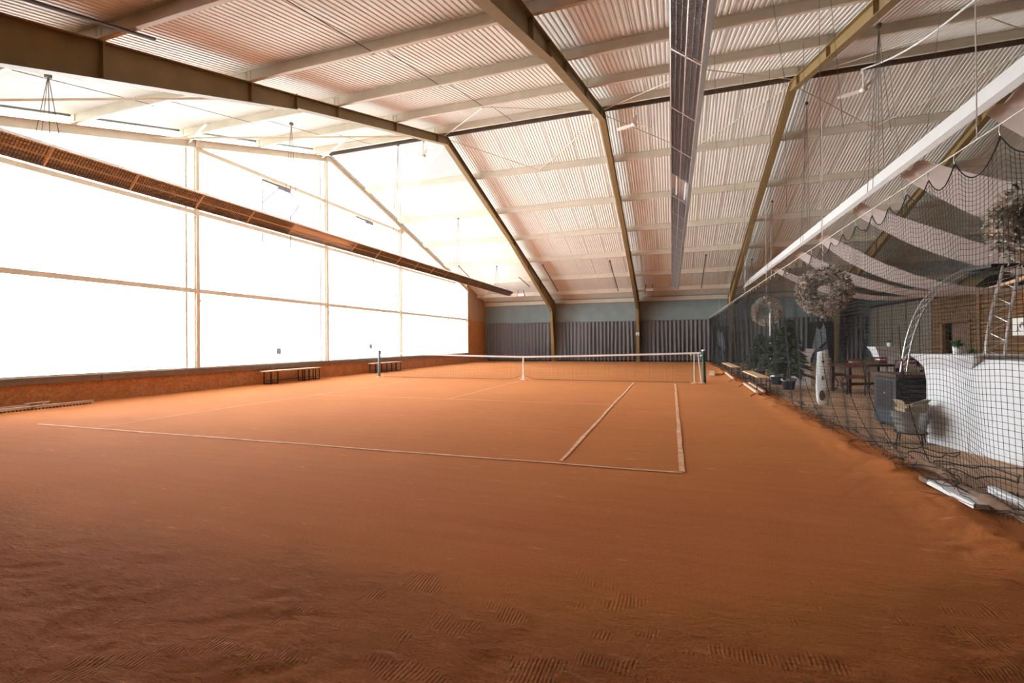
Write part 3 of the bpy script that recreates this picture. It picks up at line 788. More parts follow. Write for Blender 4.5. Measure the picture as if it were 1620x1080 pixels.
# ================================================================== LEFT SIDE OBJECTS
def wall_bench(y0, y1, lb, legs, x=-8.35):
    th = thing('court_bench', lb, 'bench', (x, y0, 0)); L = y1-y0
    m_ = MB(); m_.box((-.20, 0, .45), (-.03, L, .49)); m_.box((.0, 0, .45), (.17, L, .49)); split_build(m_, 'seat_slat', 'wooden', th)
    for t_ in legs:
        m_ = MB(); yy = L*t_
        m_.tube([(-.17, yy, 0), (-.17, yy, .45)], .022, 6); m_.tube([(.14, yy, 0), (.14, yy, .45)], .022, 6); m_.tube([(-.17, yy, .03), (.14, yy, .03)], .02, 6); m_.box((-.19, yy-.03, .43), (.16, yy+.03, .45))
        m_.build('leg', 'blackm', th)
    m_ = MB(); m_.tube([(-.1, L*legs[0], .12), (-.1, L*legs[-1], .12)], .014, 6); m_.build('stretcher', 'blackm', th)
wall_bench(7.75, 10.4, 'low bench with dark legs against the orange kickboard', (.05, .17, .67, .76, .9, .98))
wall_bench(14.1, 16.5, 'low bench with thin dark legs behind the left net post', (.04, .25, .45, .64, .82, .98))
# clay drag frame lying at the left
th = thing('drag_frame', 'flat metal and wood court drag lying by the kickboard at the left edge', 'court drag', (-8.25, -1.6, 0))
m_ = MB(); m_.box((-.02, 0, .03), (.05, 4.0, .085)); m_.box((-.3, .2, .05), (-.24, 2.9, .10)); split_build(m_, 'long_rail', 'wooden', th)
m_ = MB()
for k in range(5): m_.box((-.3, .3+k*.62, .04), (.05, .36+k*.62, .075))
split_build(m_, 'cross_bar', 'alu', th)
m_ = MB()
for k in range(60): m_.box((-.01, .03+k*.066, .0), (.03, .05+k*.066, .04))
m_.build('bristles', 'bark', th)
m_ = MB(); m_.tube([(0, 3.0, .1), (-.12, 3.2, .14), (-.22, 2.8, .12)], .015, 6); m_.build('handle', 'wooden', th)

# stickers and vent openers on the glazing
for i, (y_, z_, lb) in enumerate(((8.9, 1.17, 'small grey square sticker on the window above the left bench'), (14.75, 1.30, 'small grey square sticker on the window above the second bench'))):
    m_ = MB(); m_.obox((XG-.06, y_, z_), (.002,0,0), (0,.11,-.02), (0,.02,.11)); tag(m_.build('sticker', 'sticker'), lb, 'sticker')
def vent(y0, lb):
    th = thing('vent_opener', lb, 'window vent', (XG-.04, y0, 7.5))
    m_ = MB()
    m_.tube([(0, 0, 0), (0, 0, -2.3)], .022, 5); m_.tube([(.05, 1.3, -1.1), (.05, 1.3, -2.3)], .022, 5); split_build(m_, 'guide_rod', 'hlight', th)
    m_ = MB(); m_.box((-.01, 0, -.05), (.03, 1.3, .0)); m_.box((0, .7, -.14), (.08, 1.3, -.02)); m_.build('motor_rail', 'hlight', th)
    m_ = MB(); m_.tube([(0, 0, -.85), (.1, .7, -.12)], .02, 5); m_.tube([(.05, 1.3, -1.1), (.12, 1.75, -.45), (.08, 1.3, -.15)], .022, 5); split_build(m_, 'folding_arm', 'hlight', th)
vent(8.15, 'thin grey vent opener rods on the upper glass, left one'); vent(13.6, 'thin grey vent opener rods on the upper glass, right one')

# ================================================================== RIGHT SIDE OBJECTS
# beer benches
def beer_bench(x, y0, y1, lb):
    th = thing('folding_bench', lb, 'bench', (x, y0, 0)); L = y1-y0
    m_ = MB(); m_.box((-.14, 0, .45), (.14, L, .48)); m_.build('seat', 'wood', th)
    for yy, s_ in ((.35, 1), (L-.35, -1)):
        m_ = MB()
        for xx in (-.11, .11): m_.tube([(xx, yy, .45), (xx, yy, .03)], .012, 6)
        m_.tube([(-.13, yy, .02), (.13, yy, .02)], .012, 6); m_.tube([(-.11, yy, .25), (.11, yy, .25)], .01, 6); m_.tube([(0, yy, .25), (0, yy+s_*.3, .45)], .01, 6)
        m_.build('leg', 'blackm', th)
beer_bench(7.66, 8.4, 11.2, 'pale folding bench on the clay in front of the fir trees')
beer_bench(7.62, 13.8, 17.4, 'pale folding bench further away behind the net post, nearer the back wall')
for (a, b, lb) in (((7.42, 7.9), (7.48, 10.6), 'long thin wooden rail lying on the clay under the nearer folding bench'),
                   ((7.60, 8.0), (7.66, 10.8), 'second thin wooden rail lying beside the first under the nearer folding bench'),
                   ((7.4, 12.5), (7.5, 16.2), 'thin wooden rail lying on the clay under the further folding bench')):
    m_ = MB(); m_.bar((a[0], a[1], .13), (b[0], b[1], .13), .06, .05); o = m_.build('wooden_rail', 'wooden'); tag(o, lb, 'rail')
    m_ = MB(); 
    for e in (a, b): m_.tube([(e[0]-.15, e[1]+.02, .02), (e[0], e[1]+.03, .12), (e[0]+.15, e[1]+.02, .02)], .012, 5)
    split_build(m_, 'trestle_foot', 'blackm', o)
m_ = MB(); m_.obox((7.0, 16.5, .07), (.1,-.02,0), (.05,.75,0), (0,0,.06)); tag(m_.build('timber_block', 'wooden'), 'short pale timber block lying on the clay right of the net post', 'timber')

# fir trees
def fir_tree(x, y, H, R, seed, lb, mats=('fir',), pot=True):
    random.seed(seed); th = thing('fir_tree', lb, 'christmas tree', (x, y, 0), 0)
    m_ = MB(); m_.tube([(0,0,.25), (0,0,H*.97)], [.035, .008], 8); m_.build('trunk', 'bark', th)
    m_ = MB()
    nb = 190
    for i in range(nb):
        t_ = (i/nb)**.85; z = .42+(H-.45)*t_; L = R*(1-t_)**.8*rnd(.75, 1.12)+.05; a = rnd(0, 2*pi)
        d = Vector((cos(a), sin(a), 0)); tip = Vector((0,0,z-.05*L))+d*L+Vector((0,0,-.18*L+.1*t_)); base = Vector((0,0,z))
        m_.tube([base, (base+tip)/2+Vector((0,0,.03)), tip], [.008, .006, .003], 3, cap=False)
        ns = int(10+26*L)
        for k in range(ns):
            s_ = (k+.5)/ns; p = base.lerp(tip, .15+.85*s_)+Vector((0,0,.05*sin(pi*s_)))
            side = Vector((-d.y, d.x, 0))*(1 if k % 2 else -1)
            tw = (d*rnd(.4, .9)+side*rnd(.5, 1)+Vector((0,0,rnd(-.2, .3)))).normalized()*rnd(.06, .13)*(1-.4*s_)*1.25
            w_ = Vector((0,0,1)).cross(tw).normalized()*.019; up_ = Vector((0,0,.017))
            m_.add([p-w_, p+w_, p+tw+w_*.4, p+tw-w_*.4, p-up_, p+up_, p+tw+up_*.4, p+tw-up_*.4], [(0,1,2,3), (4,5,6,7)])
    m_.build('foliage', mats[0], th)
    if pot:
        m_ = MB(); m_.lathe([(.14, 0), (.19, .30), (.20, .32), (.17, .32), (.16, .28)], (0,0,0), 18); m_.build('pot', 'blackm', th)
        m_ = MB(); m_.lathe([(.205, .32), (.205, .26), (.212, .26), (.212, .325)], (0,0,0), 18); m_.build('pot_wrap', 'galv', th)
    return th
fir_tree(8.6, 10.2, 1.95, .58, 21, 'dark green fir tree in a black pot, rightmost and nearest of the three')
fir_tree(8.62, 12.0, 1.72, .62, 22, 'middle one of the three dark green fir trees behind the divider net')
fir_tree(8.65, 15.2, 1.6, .62, 23, 'small dark fir tree furthest left, behind the folding benches')

# wreaths
def wreath(y, lb, seed, x=8.6, z=2.52, R=.36, r=.20, face=None, cord=True):
    random.seed(seed); c = Vector((x, y, z))
    th = thing('frosted_wreath', lb, 'wreath', c, 0, 'frosted fir wreaths hanging behind the divider net')
    n_ = (CAM-c); n_.z = 0; n_.normalize(); n_ = (n_+Vector((-.35,-.1,0))).normalized(); e1 = Vector((-n_.y, n_.x, 0)); e2 = Vector((0,0,1))
    core = MB(); vs = []; NR = 40; NS = 8
    for i in range(NR):
        a = 2*pi*i/NR; rd = e1*cos(a)+e2*sin(a); rr = r*.72*(1+.15*mn.noise(Vector((a*2, seed, 0))))
        for j in range(NS):
            b = 2*pi*j/NS; vs.append(rd*(R+rr*cos(b))+n_*rr*sin(b))
    core.add(vs, [(i*NS+j, ((i+1) % NR)*NS+j, ((i+1) % NR)*NS+(j+1) % NS, i*NS+(j+1) % NS) for i in range(NR) for j in range(NS)])
    core.build('core', 'frost', th)
    for nm, mm, cnt in (('frosted_sprigs', 'frost', 1500), ('snowy_tips', 'frostw', 900), ('green_sprigs', 'fir', 260)):
        m_ = MB()
        for i in range(cnt):
            a = rnd(0, 2*pi); b = rnd(0, 2*pi); rd = e1*cos(a)+e2*sin(a); tn_ = -e1*sin(a)+e2*cos(a)
            rad = rd*cos(b)+n_*sin(b); rr = r*rnd(.6, .9)*(1+.25*mn.noise(Vector((a*3, b, seed))))
            p = rd*R+rad*rr
            for q in range(3):
                d = (rad*rnd(.4,1)+tn_*rnd(-.8,.8)+n_*rnd(-.4,.6)).normalized()*rnd(.035, .075)
                w_ = d.cross(Vector((rnd(-1,1), rnd(-1,1), rnd(-1,1)))).normalized()*rnd(.008, .016)
                m_.add([p-w_, p+w_, p+d+w_*.5, p+d-w_*.5], [(0,1,2,3)])
        tag(m_.build(nm, mm, th), kind='stuff')
    m_ = MB(); m_.tube([(0,0,R), (0,.0,1.9), (0,0,(4.78 if x > 9 else min(rtop(y), 6.5))-z)], .006, 5); m_.build('cord', 'wirew', th)
wreath(2.12, 'large frosted wreath cut off by the right edge of the picture', 31, x=9.73, z=2.86)
wreath(6.8, 'frosted wreath hanging in the middle, above the white carved stump', 32)
wreath(13.5, 'smallest looking frosted wreath, furthest back, left of the middle one', 33, z=2.47, R=.34, r=.17)
m_ = MB(); m_.tube([(8.66, 13.2, 0.02), (8.66, 13.2, 2.40)], .025, 8); o = m_.build('white_pole', 'whitep'); tag(o, 'slim white pole standing behind the fir trees below the furthest wreath', 'pole')
m_ = MB(); m_.lathe([(.18, 0.005), (.18, .03), (.03, .05)], (8.66, 13.2, 0), 16); m_.build('base', 'blackm', o)

# white carved stump
th = thing('carved_stump', 'tall white painted wooden stump with brown knots behind the net', 'wooden stump', (8.55, 6.7, 0), -.22)
random.seed(3); m_ = MB(); vs = []
lv = [(0.0,.12),(.05,.16),(.16,.185),(.41,.20),(.74,.185),(.98,.165),(1.17,.15),(1.19,.145)]
for z, r_ in lv:
    for j in range(16):
        a = 2*pi*j/16; q = 1/max(abs(cos(a)), abs(sin(a)))**.55
        rr = r_*q*(1.02+.05*mn.noise(Vector((cos(a)*2, sin(a)*2, z*2)))); vs.append((rr*cos(a)*.66, rr*sin(a)*.75, z+.03*cos(a)*(z > 1.15)))
m_.add(vs, [(i*16+j, i*16+(j+1) % 16, (i+1)*16+(j+1) % 16, (i+1)*16+j) for i in range(len(lv)-1) for j in range(16)]+[tuple(range(15,-1,-1)), tuple((len(lv)-1)*16+j for j in range(16))])
m_.build('body', 'birch', th, smooth=True)
for (cx_, cz_, w_, h_) in ((.0, .96, .035, .02), (-.01, .60, .022, .05), (-.02, .22, .058, .11)):
    m_ = MB(); pts = []
    for j in range(9):
        a = 2*pi*j/9; rr = 1+.25*mn.noise(Vector((j*1.3, cz_*5, 0))); pts.append((cx_+w_*rr*cos(a), 0, cz_+h_*rr*sin(a)))
    m_.prism([(p_[0], 0, p_[2]) for p_ in pts], (0, -.178, 0), (0, .06, 0)); o = m_.build('knot', 'knot', th)

# flared stretch tables
def flare_table(x, y, H, wt, wb, lb, rz=0, plant=True, name='cocktail_table'):
    th = thing(name, lb, 'covered table', (x, y, 0), rz, None)
    def ring(w_, z): return [(-w_, -w_*.8, z), (w_, -w_*.8, z), (w_, w_*.8, z), (-w_, w_*.8, z)]
    m_ = MB(); prof = [(wt, H), (wt*.98, H-.03), (wt*.80, H-.16), (wt*.66, H-.34), (wb*.92, H*.45), (wb, .0)]
    vs = []
    for w_, z in prof: vs += ring(w_, z)
    m_.add(vs, [(4*i+j, 4*i+4+j, 4*i+4+(j+1) % 4, 4*i+(j+1) % 4) for i in range(5) for j in range(4)]+[(0,1,2,3)])
    m_.build('stretch_cover', 'cloth', th)
    m_ = MB(); m_.box((-wb*.7, -wb*.5, 0.0), (wb*.7, wb*.5, .02)); m_.build('foot_plate', 'blackm', th)
    return th
flare_table(9.32, 12.0, 1.16, .34, .24, 'narrow white covered table standing behind the right fir tree')
flare_table(11.56, 11.8, 1.22, .40, .24, 'white covered table with a small plant in front of the timber wall')

def potted_plant(x, y, z, s_, lb, seed, spread=1.0, potm='paper'):
    random.seed(seed); th = thing('potted_plant', lb, 'plant', (x, y, z))
    m_ = MB(); m_.lathe([(.045*s_, 0), (.055*s_, .12*s_), (.048*s_, .12*s_)], (0,0,0), 14); m_.build('pot', potm, th)
    m_ = MB()
    for i in range(60):
        a = rnd(0, 2*pi); L = rnd(.08, .2)*s_; d = Vector((cos(a)*spread, sin(a)*spread, rnd(.3, 1.4))).normalized()*L
        p = Vector((0,0,.11*s_)); w_ = Vector((-sin(a), cos(a), 0))*.014*s_; mid_ = p+d*.6; tip = p+d+Vector((0,0,-.05*s_))
        m_.add([p, mid_-w_, tip, mid_+w_], [(0,1,2,3)])
    m_.build('leaves', 'leaf', th); return th
potted_plant(9.28, 12.0, 1.16, 1.2, 'green sprig plant on the narrow white table behind the fir tree', 41)
potted_plant(11.62, 11.8, 1.22, 1.1, 'small plant on the white table in front of the timber wall', 42)

# ---- long white covered bar
th = thing('covered_bar', 'long white cloth covered bar counter at the right edge', 'bar counter', (8.73, 2.62, 0))
d = Vector((.37, -1.22, 0)).normalized(); nrm_ = Vector((.957, .29, 0))
def Bp(t_, dep, z): return d*t_+nrm_*dep+Vector((0,0,z))
m_ = MB(); NB = 60
def bar_face(u, v):
    t_ = .66+u*4.6; sag = .02*sin(t_*2.4)*(1-v)
    dep = -.02+.012*sin(t_*9)*(v)*.6+.015*mn.noise(Vector((t_*1.5, v*2, 3)))
    return Bp(t_, dep, 1.165*(1-v)+.005+sag*.5)
m_.grid(NB, 10, bar_face); m_.grid(NB, 2, lambda u, v: Bp(.66+u*4.6, -.02+v*.75, 1.17+.01*sin((.62+u*4.6)*2.4)))
m_.grid(4, 10, lambda u, v: Bp(.66, -.02+u*.75, 1.165*(1-v))); m_.build('cloth', 'cloth', th, smooth=False)
m_ = MB(); m_.obox(Bp(2.9, .36, .54), d*2.25, nrm_*.3, Vector((0,0,.5))); m_.build('counter_body', 'wooddark', th)
m_ = MB(); m_.obox(Bp(1.62, -.045, .56), d*.006, nrm_*.004, Vector((0,0,.55))); m_.build('seam', 'hlight', th)
th2 = thing('flared_bar_table', 'white covered bar table with flared top at the left end of the long bar', 'covered table', (8.73, 2.62, 0))
m_ = MB()
prof = [(-.13, 1.72, 1.21, -.14), (-.13, 1.72, 1.185, -.14), (-.06, 1.60, 1.06, -.09), (-.015, 1.50, .95, -.03), (0, .75, .60, 0), (0, .72, 0, 0)]
prof = [(-.11, .84, 1.225, -.13), (-.105, .835, 1.195, -.125), (-.04, .77, 1.12, -.07), (-.01, .68, 1.04, -.02), (0, .64, .85, 0), (0, .62, 0, 0)]
vs = []
for t0, t1, z, dep in prof: vs += [Bp(t0, dep, z), Bp(t1, dep, z), Bp(t1, .72-dep*.8, z), Bp(t0, .72-dep*.8, z)]
m_.add(vs, [(4*i+j, 4*i+4+j, 4*i+4+(j+1) % 4, 4*i+(j+1) % 4) for i in range(5) for j in range(4)]+[(0,1,2,3)])
m_.build('stretch_cover', 'cloth', th2); m_ = MB(); m_.obox(Bp(.31, .36, .02), d*.25, nrm_*.25, Vector((0,0,.02))); m_.build('foot_plate', 'blackm', th2)
o = potted_plant(8.73+Bp(.2, .25, 0).x, 2.62+Bp(.2, .25, 0).y, 1.21, 1.0, 'leafy green plant in a white pot on the flared bar table', 43)
m_ = MB(); random.seed(9)
for i in range(70):
    a = rnd(0, 2*pi); d_ = Vector((cos(a), sin(a), rnd(-.1, .7)))*rnd(.04, .13); w_ = Vector((-sin(a), cos(a), 0))*.015; p = Vector((0,0,.03))
    m_.add([p, p+d_*.6-w_, p+d_, p+d_*.6+w_], [(0,1,2,3)])
o = m_.build('ivy_tuft', 'leaf'); o.location = (8.73+Bp(.45, .2, 0).x, 2.62+Bp(.45, .2, 0).y, 1.215); tag(o, 'bushy green tuft lying right of the white pot on the bar table', 'plant')

# ---- black drinks cabinet
th = thing('black_cabinet', 'black metal cabinet with a glazed door beside the white bar', 'cabinet', (9.06, 3.95, 0.0), .08)
m_ = MB(); m_.box((-.33, -.36, .05), (.33, .36, .83)); m_.build('body', 'blackm', th)
m_ = MB(); m_.box((-.38, -.40, .83), (.38, .40, .88)); m_.build('top', 'wooddark', th)
m_ = MB(); m_.box((-.355, -.34, .08), (-.33, .34, .80)); o = m_.build('door', 'greybox', th)
m_ = MB(); m_.box((-.36, -.24, .30), (-.355, .26, .76)); m_.build('door_glass', 'blackm', o)
m_ = MB(); m_.lathe([(.018, 0), (.018, .02)], (0,0,0), 10); k = m_.build('knob', 'alu', o); k.location = (-.375, -.05, .55)
m_ = MB()
for i in range(7): m_.box((-.25, -.365, .2+i*.08), (.25, -.36, .215+i*.08))
m_.build('side_vents', 'wire', th)
for a, b in ((-.26, -.28), (.26, -.28), (-.26, .28), (.26, .28)):
    m_ = MB(); m_.lathe([(.03, 0), (.03, .05)], (a, b, 0), 10); m_.build('foot', 'blackm', th)

# ---- galvanised tub on a stand with a cardboard box inside
th = thing('galvanised_tub', 'galvanised metal tub on a black stand in front of the cabinet', 'metal tub', (8.5, 2.5, 0), .3)
m_ = MB(); m_.lathe([(.15, .16), (.225, .44), (.232, .45), (.215, .45), (.14, .18)], (0,0,0), 24); m_.build('tub', 'galv', th, smooth=False)
m_ = MB()
for k in range(3): m_.lathe([(.176+.02*k, .22+k*.07), (.18+.02*k, .23+k*.07)], (0,0,0), 24)
split_build(m_, 'rib', 'galv', th)
m_ = MB()
for a in (0, pi/2, pi, 3*pi/2): m_.tube([(.17*cos(a), .17*sin(a), .16), (.2*cos(a), .2*sin(a), .01)], .01, 6)
m_.tube([(.18*cos(2*pi*k/16), .18*sin(2*pi*k/16), .15) for k in range(17)], .01, 6); split_build(m_, 'stand_leg', 'blackm', th)
th = thing('cardboard_box', 'open brown cardboard box sitting askew in the metal tub', 'box', (8.53, 2.52, .40), .2)
m_ = MB(); m_.obox((0, 0, .06), (.15,0,.03), (0,.10,0), (-.012,0,.06)); m_.build('carton', 'card', th)
m_ = MB(); m_.obox((-.16, 0, .15), (.004,0,0), (0,.10,0), (-.03,0,.05)); m_.obox((.05, -.1, .17), (.1,0,.02), (0,.004,0), (0,-.03,.03)); split_build(m_, 'flap', 'card', th)
m_ = MB(); m_.tube([(8.58, 2.5, .44), (8.61, 2.46, .58), (8.66, 2.42, .61)], .02, 8); m_.tube([(8.55, 2.50, .52), (8.68, 2.48, .56)], .015, 8)
tag(m_.build('tap_fitting', 'galv'), 'metal tap fitting poking out of the cardboard box', 'fitting')

# ---- dark tables and scroll leg chairs
def dark_table(x, y, rz, lb, L=1.5, W=.8):
    th = thing('dark_table', lb, 'table', (x, y, 0), rz)
    m_ = MB(); m_.box((-L/2, -W/2, .72), (L/2, W/2, .77)); m_.build('tabletop', 'wooddark', th)
    for a in (-1, 1):
        for b in (-1, 1):
            m_ = MB(); m_.box((a*(L/2-.1)-.04, b*(W/2-.08)-.04, 0), (a*(L/2-.1)+.04, b*(W/2-.08)+.04, .72)); m_.build('leg', 'wooddark', th)
    m_ = MB(); m_.box((-L/2+.1, -.03, .2), (L/2-.1, .03, .27)); m_.build('stretcher', 'wooddark', th)
    return th
dark_table(10.35, 9.9, .35, 'dark wooden table nearest the white stump, chairs around it')
dark_table(12.9, 13.4, .25, 'dark wooden table further right in front of the timber wall', 1.9)
dark_table(11.6, 8.2, .3, 'dark wooden table half hidden behind the black cabinet', 1.3)
def scroll_chair(x, y, rz, lb):
    th = thing('scroll_chair', lb, 'chair', (x, y, 0), rz, None)
    m_ = MB(); m_.box((-.22, -.2, .43), (.22, .2, .50)); m_.build('seat', 'redbrown', th)
    m_ = MB()
    m_.box((-.22, .2, .72), (.22, .225, .84)); m_.box((-.22, .2, .88), (.22, .225, .93)); split_build(m_, 'back_slat', 'redbrown', th)
    for s_ in (-1, 1):
        m_ = MB(); m_.tube([(s_*.21, .2, .45), (s_*.21, .22, .93)], .012, 6); m_.build('back_post', 'blackm', th)
        m_ = MB(); pts = []
        for k in range(9):
            a = k/8; pts.append((s_*.19, -.2+.17*sin(pi*a)*1.0+.0*a, .43-.43*a))
        m_.tube(pts, .012, 6); pts = [(q[0], -q[1], q[2]) for q in pts]; m_.tube(pts, .012, 6); split_build(m_, 'scroll_leg', 'blackm', th)
for (x_, y_, r_, lb) in ((9.75, 10.2, 1.9, 'red brown chair with curved iron legs left of the nearest dark table'),
   (9.95, 9.2, 2.8, 'red brown chair with curved iron legs in front of the nearest dark table'),
   (11.0, 10.9, -.4, 'red brown chair with curved iron legs behind the nearest dark table'),
   (11.0, 8.9, 2.4, 'red brown chair with curved iron legs between the two nearer dark tables'),
   (11.5, 9.6, .5, 'red brown slat back chair below the small white table'),
   (13.1, 12.5, 2.9, 'red brown chair at the dark table by the timber wall')):
    scroll_chair(x_, y_, r_, lb)
def centrepiece(x, y, z, seed, lb):
    random.seed(seed); th = thing('centrepiece', lb, 'table decoration', (x, y, z), .3)
    m_ = MB(); m_.box((-.35, -.08, 0), (.35, .08, .10)); m_.build('trough', 'wooden', th)
    m_ = MB()
    for i in range(120):
        a = rnd(0, 2*pi); p = Vector((rnd(-.33,.33), rnd(-.06,.06), .09)); d_ = Vector((cos(a)*.7, sin(a)*.7, rnd(.3,1)))*rnd(.05,.13); w_ = Vector((-sin(a), cos(a), 0))*.01
        m_.add([p-w_, p+w_, p+d_], [(0,1,2)])
    m_.build('greenery', 'leaf', th)
centrepiece(10.35, 9.9, .77, 51, 'wooden trough of greenery on the nearest dark table'); centrepiece(12.9, 13.4, .77, 52, 'wooden trough of greenery on the table by the timber wall')

# ---- truss arches
def truss_arch(pts, lb, side):
    """pts: centre line; side: unit vector across the ladder"""
    th = thing('truss_arch', lb, 'metal truss', (0,0,0)); s_ = Vector(side).normalized()*.11
    for sg_ in (-1, 1):
        for off in (0, .11):
            m_ = MB(); q = []
            for i, p in enumerate(pts):
                p = Vector(p); t_ = (Vector(pts[min(i+1, len(pts)-1)])-Vector(pts[max(i-1, 0)])).normalized(); nn = t_.cross(s_).normalized()
                q.append(p+s_*sg_+nn*off)
            m_.tube(q, .019, 8); m_.build('chord_tube', 'alu', th)
    m_ = MB()
    for i in range(len(pts)-1):
        a, b = Vector(pts[i]), Vector(pts[i+1]); sg_ = 1 if i % 2 else -1
        m_.tube([a-s_*sg_, b+s_*sg_], .008, 5); t_ = (b-a).normalized(); nn = t_.cross(s_).normalized()*.11
        m_.tube([a-s_+nn, b-s_], .008, 5); m_.tube([a+s_+nn, b+s_], .008, 5)
        if i % 4 == 0: m_.tube([a-s_, a+s_], .008, 5)
    m_.build('lacing', 'alu', th); return th
def smooth_pts(p, n=2):
    p = [Vector(q) for q in p]; out = []
    for i in range(len(p)-1):
        p0, p1, p2, p3 = p[max(i-1, 0)], p[i], p[i+1], p[min(i+2, len(p)-1)]
        for k in range(n):
            t_ = k/n; out.append(.5*((2*p1)+(p2-p0)*t_+(2*p0-5*p1+4*p2-p3)*t_*t_+(3*p1-p0-3*p2+p3)*t_**3))
    out.append(p[-1]); return out
def arc(base, apex, bulge, n=18):
    out = []; b = Vector(base); a = Vector(apex)
    for i in range(n+1):
        t_ = i/n*pi/2; h = (1-cos(t_)); out.append((b.x+(a.x-b.x)*h, b.y+(a.y-b.y)*h, b.z+(a.z-b.z)*sin(t_)))
    return out
truss_arch(smooth_pts([(10.5, 8.0, 0), (10.53, 8.0, .35), (10.58, 8.0, .65), (10.62, 8.0, .94), (10.69, 8.0, 1.38), (10.82, 8.0, 1.85), (11.0, 8.0, 2.26), (11.26, 8.0, 2.58), (11.55, 8.0, 2.8), (11.9, 8.0, 2.98)]), 'curved aluminium truss leg bending over beside the flared bar table, left one', (.36, .93, 0))
truss_arch(smooth_pts([(10.12, 3.85, 0), (10.12, 3.86, .5), (10.12, 3.87, .9), (10.14, 3.9, 1.13), (10.22, 4.04, 1.39), (10.37, 4.27, 1.69), (10.61, 4.65, 1.99), (10.92, 5.15, 2.31), (11.26, 5.7, 2.61), (11.7, 6.5, 2.86)]), 'curved aluminium truss leg rising behind the long white bar, right one', (1, -.35, 0))
m_ = MB(); m_.obox((11.95, 7.5, 2.96), (.30,.05,0), (-.06,.34,0), (0,0,.035)); tag(m_.build('truss_top_plate', 'blackm'), 'black square plate where the two truss legs meet', 'plate')

# ---- timber wall and log cabin front
mb = MB(); mb.box((17.0, 21.9, 0), (17.12, 29.2, 3.38)); o = mb.build('timber_panel_wall', 'timber'); tag(o, 'weathered timber panel wall behind the dark tables', 'wooden wall')
for k, yy in enumerate((28.2, 26.3, 24.6, 23.2, 22.0)):
    m_ = MB(); m_.box((16.94, yy-.05, 0), (17.0, yy+.05, 3.36)); m_.build('post', 'timber', o)
m_ = MB(); m_.box((16.9, 17.5, 3.38), (17.2, 29.2, 3.50)); m_.build('top_trim', 'hem', o)
cab = thing('log_cabin_front', 'brown log cabin front with a curtained doorway behind the truss arch', 'wooden wall', (17.0, 0, 0))
random.seed(77)
def logs(ya, yb, z0, z1, mname, name):
    m_ = MB(); z = z0+.08
    while z < z1: m_.tube([(.0+rnd(-.015,.015), ya, z), (.0+rnd(-.015,.015), yb, z)], .092, 8); z += .165
    m_.build(name, mname, cab)
logs(12.2, 18.9, 0, 3.25, 'logs', 'log_wall_right'); logs(20.9, 21.8, 0, 3.25, 'logs', 'log_wall_left'); logs(18.9, 20.9, 2.15, 3.25, 'logs', 'log_lintel')
m_ = MB()
for yy in (18.85, 20.95): m_.box((-.13, yy-.08, 0), (.0, yy+.08, 2.2))
m_.box((-.13, 18.77, 2.15), (0, 21.03, 2.28)); m_.box((-.14, 18.1, 0), (-.02, 18.3, 3.3)); m_.build('door_frame', 'logs', cab)
m_ = MB(); m_.grid(60, 4, lambda u, v: (.18+.04*sin(u*60), 19.2+u*1.5, 2.15*(1-v))); m_.build('door_curtain', 'sack', cab, smooth=True)
th = thing('ink_poster', 'white poster with dark ink sketch on the log wall at the right edge', 'poster', (16.86, 15.45, 1.55))
m_ = MB(); m_.box((0, -.75, 0), (.02, .75, .62)); m_.build('sheet', 'paper', th)
m_ = MB(); random.seed(12)
for i in range(16):
    yy = rnd(.05, .55); zz = rnd(.15, .5); a = rnd(0, pi); m_.bar((-.006, yy-.08*cos(a), zz-.07*sin(a)), (-.006, yy+.08*cos(a), zz+.07*sin(a)), .02, .004, (1,0,0))
m_.build('ink_sketch', 'hem', th)
# warm lamp on the log wall
th = thing('wall_lamp', 'small warm lamp on the log wall at the right edge', 'lamp', (16.8, 15.2, 2.95))
m_ = MB(); m_.lathe([(.05, 0), (.09, .12), (.03, .14)], (0,0,0), 12); m_.build('shade', 'blackm', th)
m_ = MB(); m_.sphere((0,0,-.01), .045); m_.build('bulb', 'glow', th)
ld = bpy.data.lights.new('wall_lamp_light', 'POINT'); ld.energy = 22; ld.color = (1,.6,.25); ld.shadow_soft_size = .08
lo = bpy.data.objects.new('wall_lamp_light', ld); COL.objects.link(lo); lo.location = (16.5, 15.2, 2.85)

# ---- horse banners on the back wall (flat prints)
def horse_banner(x, y, z0, w_, h_, flip, lb):
    th = thing('horse_banner', lb, 'banner', (x, y, 0)); h_ += z0; f_ = -1 if flip else 1
    m_ = MB(); m_.box((-w_/2, 0, 0), (w_/2, .02, h_)); m_.build('canvas', 'canvas', th)
    def poly(pts, mname, nm, d_):
        m2 = MB(); m2.prism([(f_*px*w_, 0, pz*h_) for px, pz in pts], (0, -d_, 0), (0, .003, 0)); m2.build(nm, mname, th)
    poly([(-.30,0), (.42,0), (.45,.30), (.36,.60), (.20,.72), (-.02,.66), (-.12,.45), (-.22,.22)], 'hgrey', 'neck_print', .006)
    poly([(-.12,.88), (-.02,.80), (.10,.84), (.16,.98), (.26,.82), (.30,.66), (.22,.50), (.10,.42), (-.05,.36), (-.22,.30), (-.32,.38), (-.26,.52), (-.18,.70)], 'hlight', 'head_print', .012)
    poly([(-.02,.38), (.28,.52), (.30,.48), (.0,.34)], 'canvas', 'bridle_print', .018)
    poly([(.26,.80), (.40,.70), (.46,.40), (.42,.10), (.34,.30), (.30,.55)], 'canvas', 'mane_print', .018)
horse_banner(8.55, 29.62, .12, 1.0, 2.35, True, 'black banner with a grey horse head print, left one beside the net post')
horse_banner(14.35, 29.62, .12, 1.3, 2.5, False, 'black banner with a grey horse head print, right one behind the white stump')

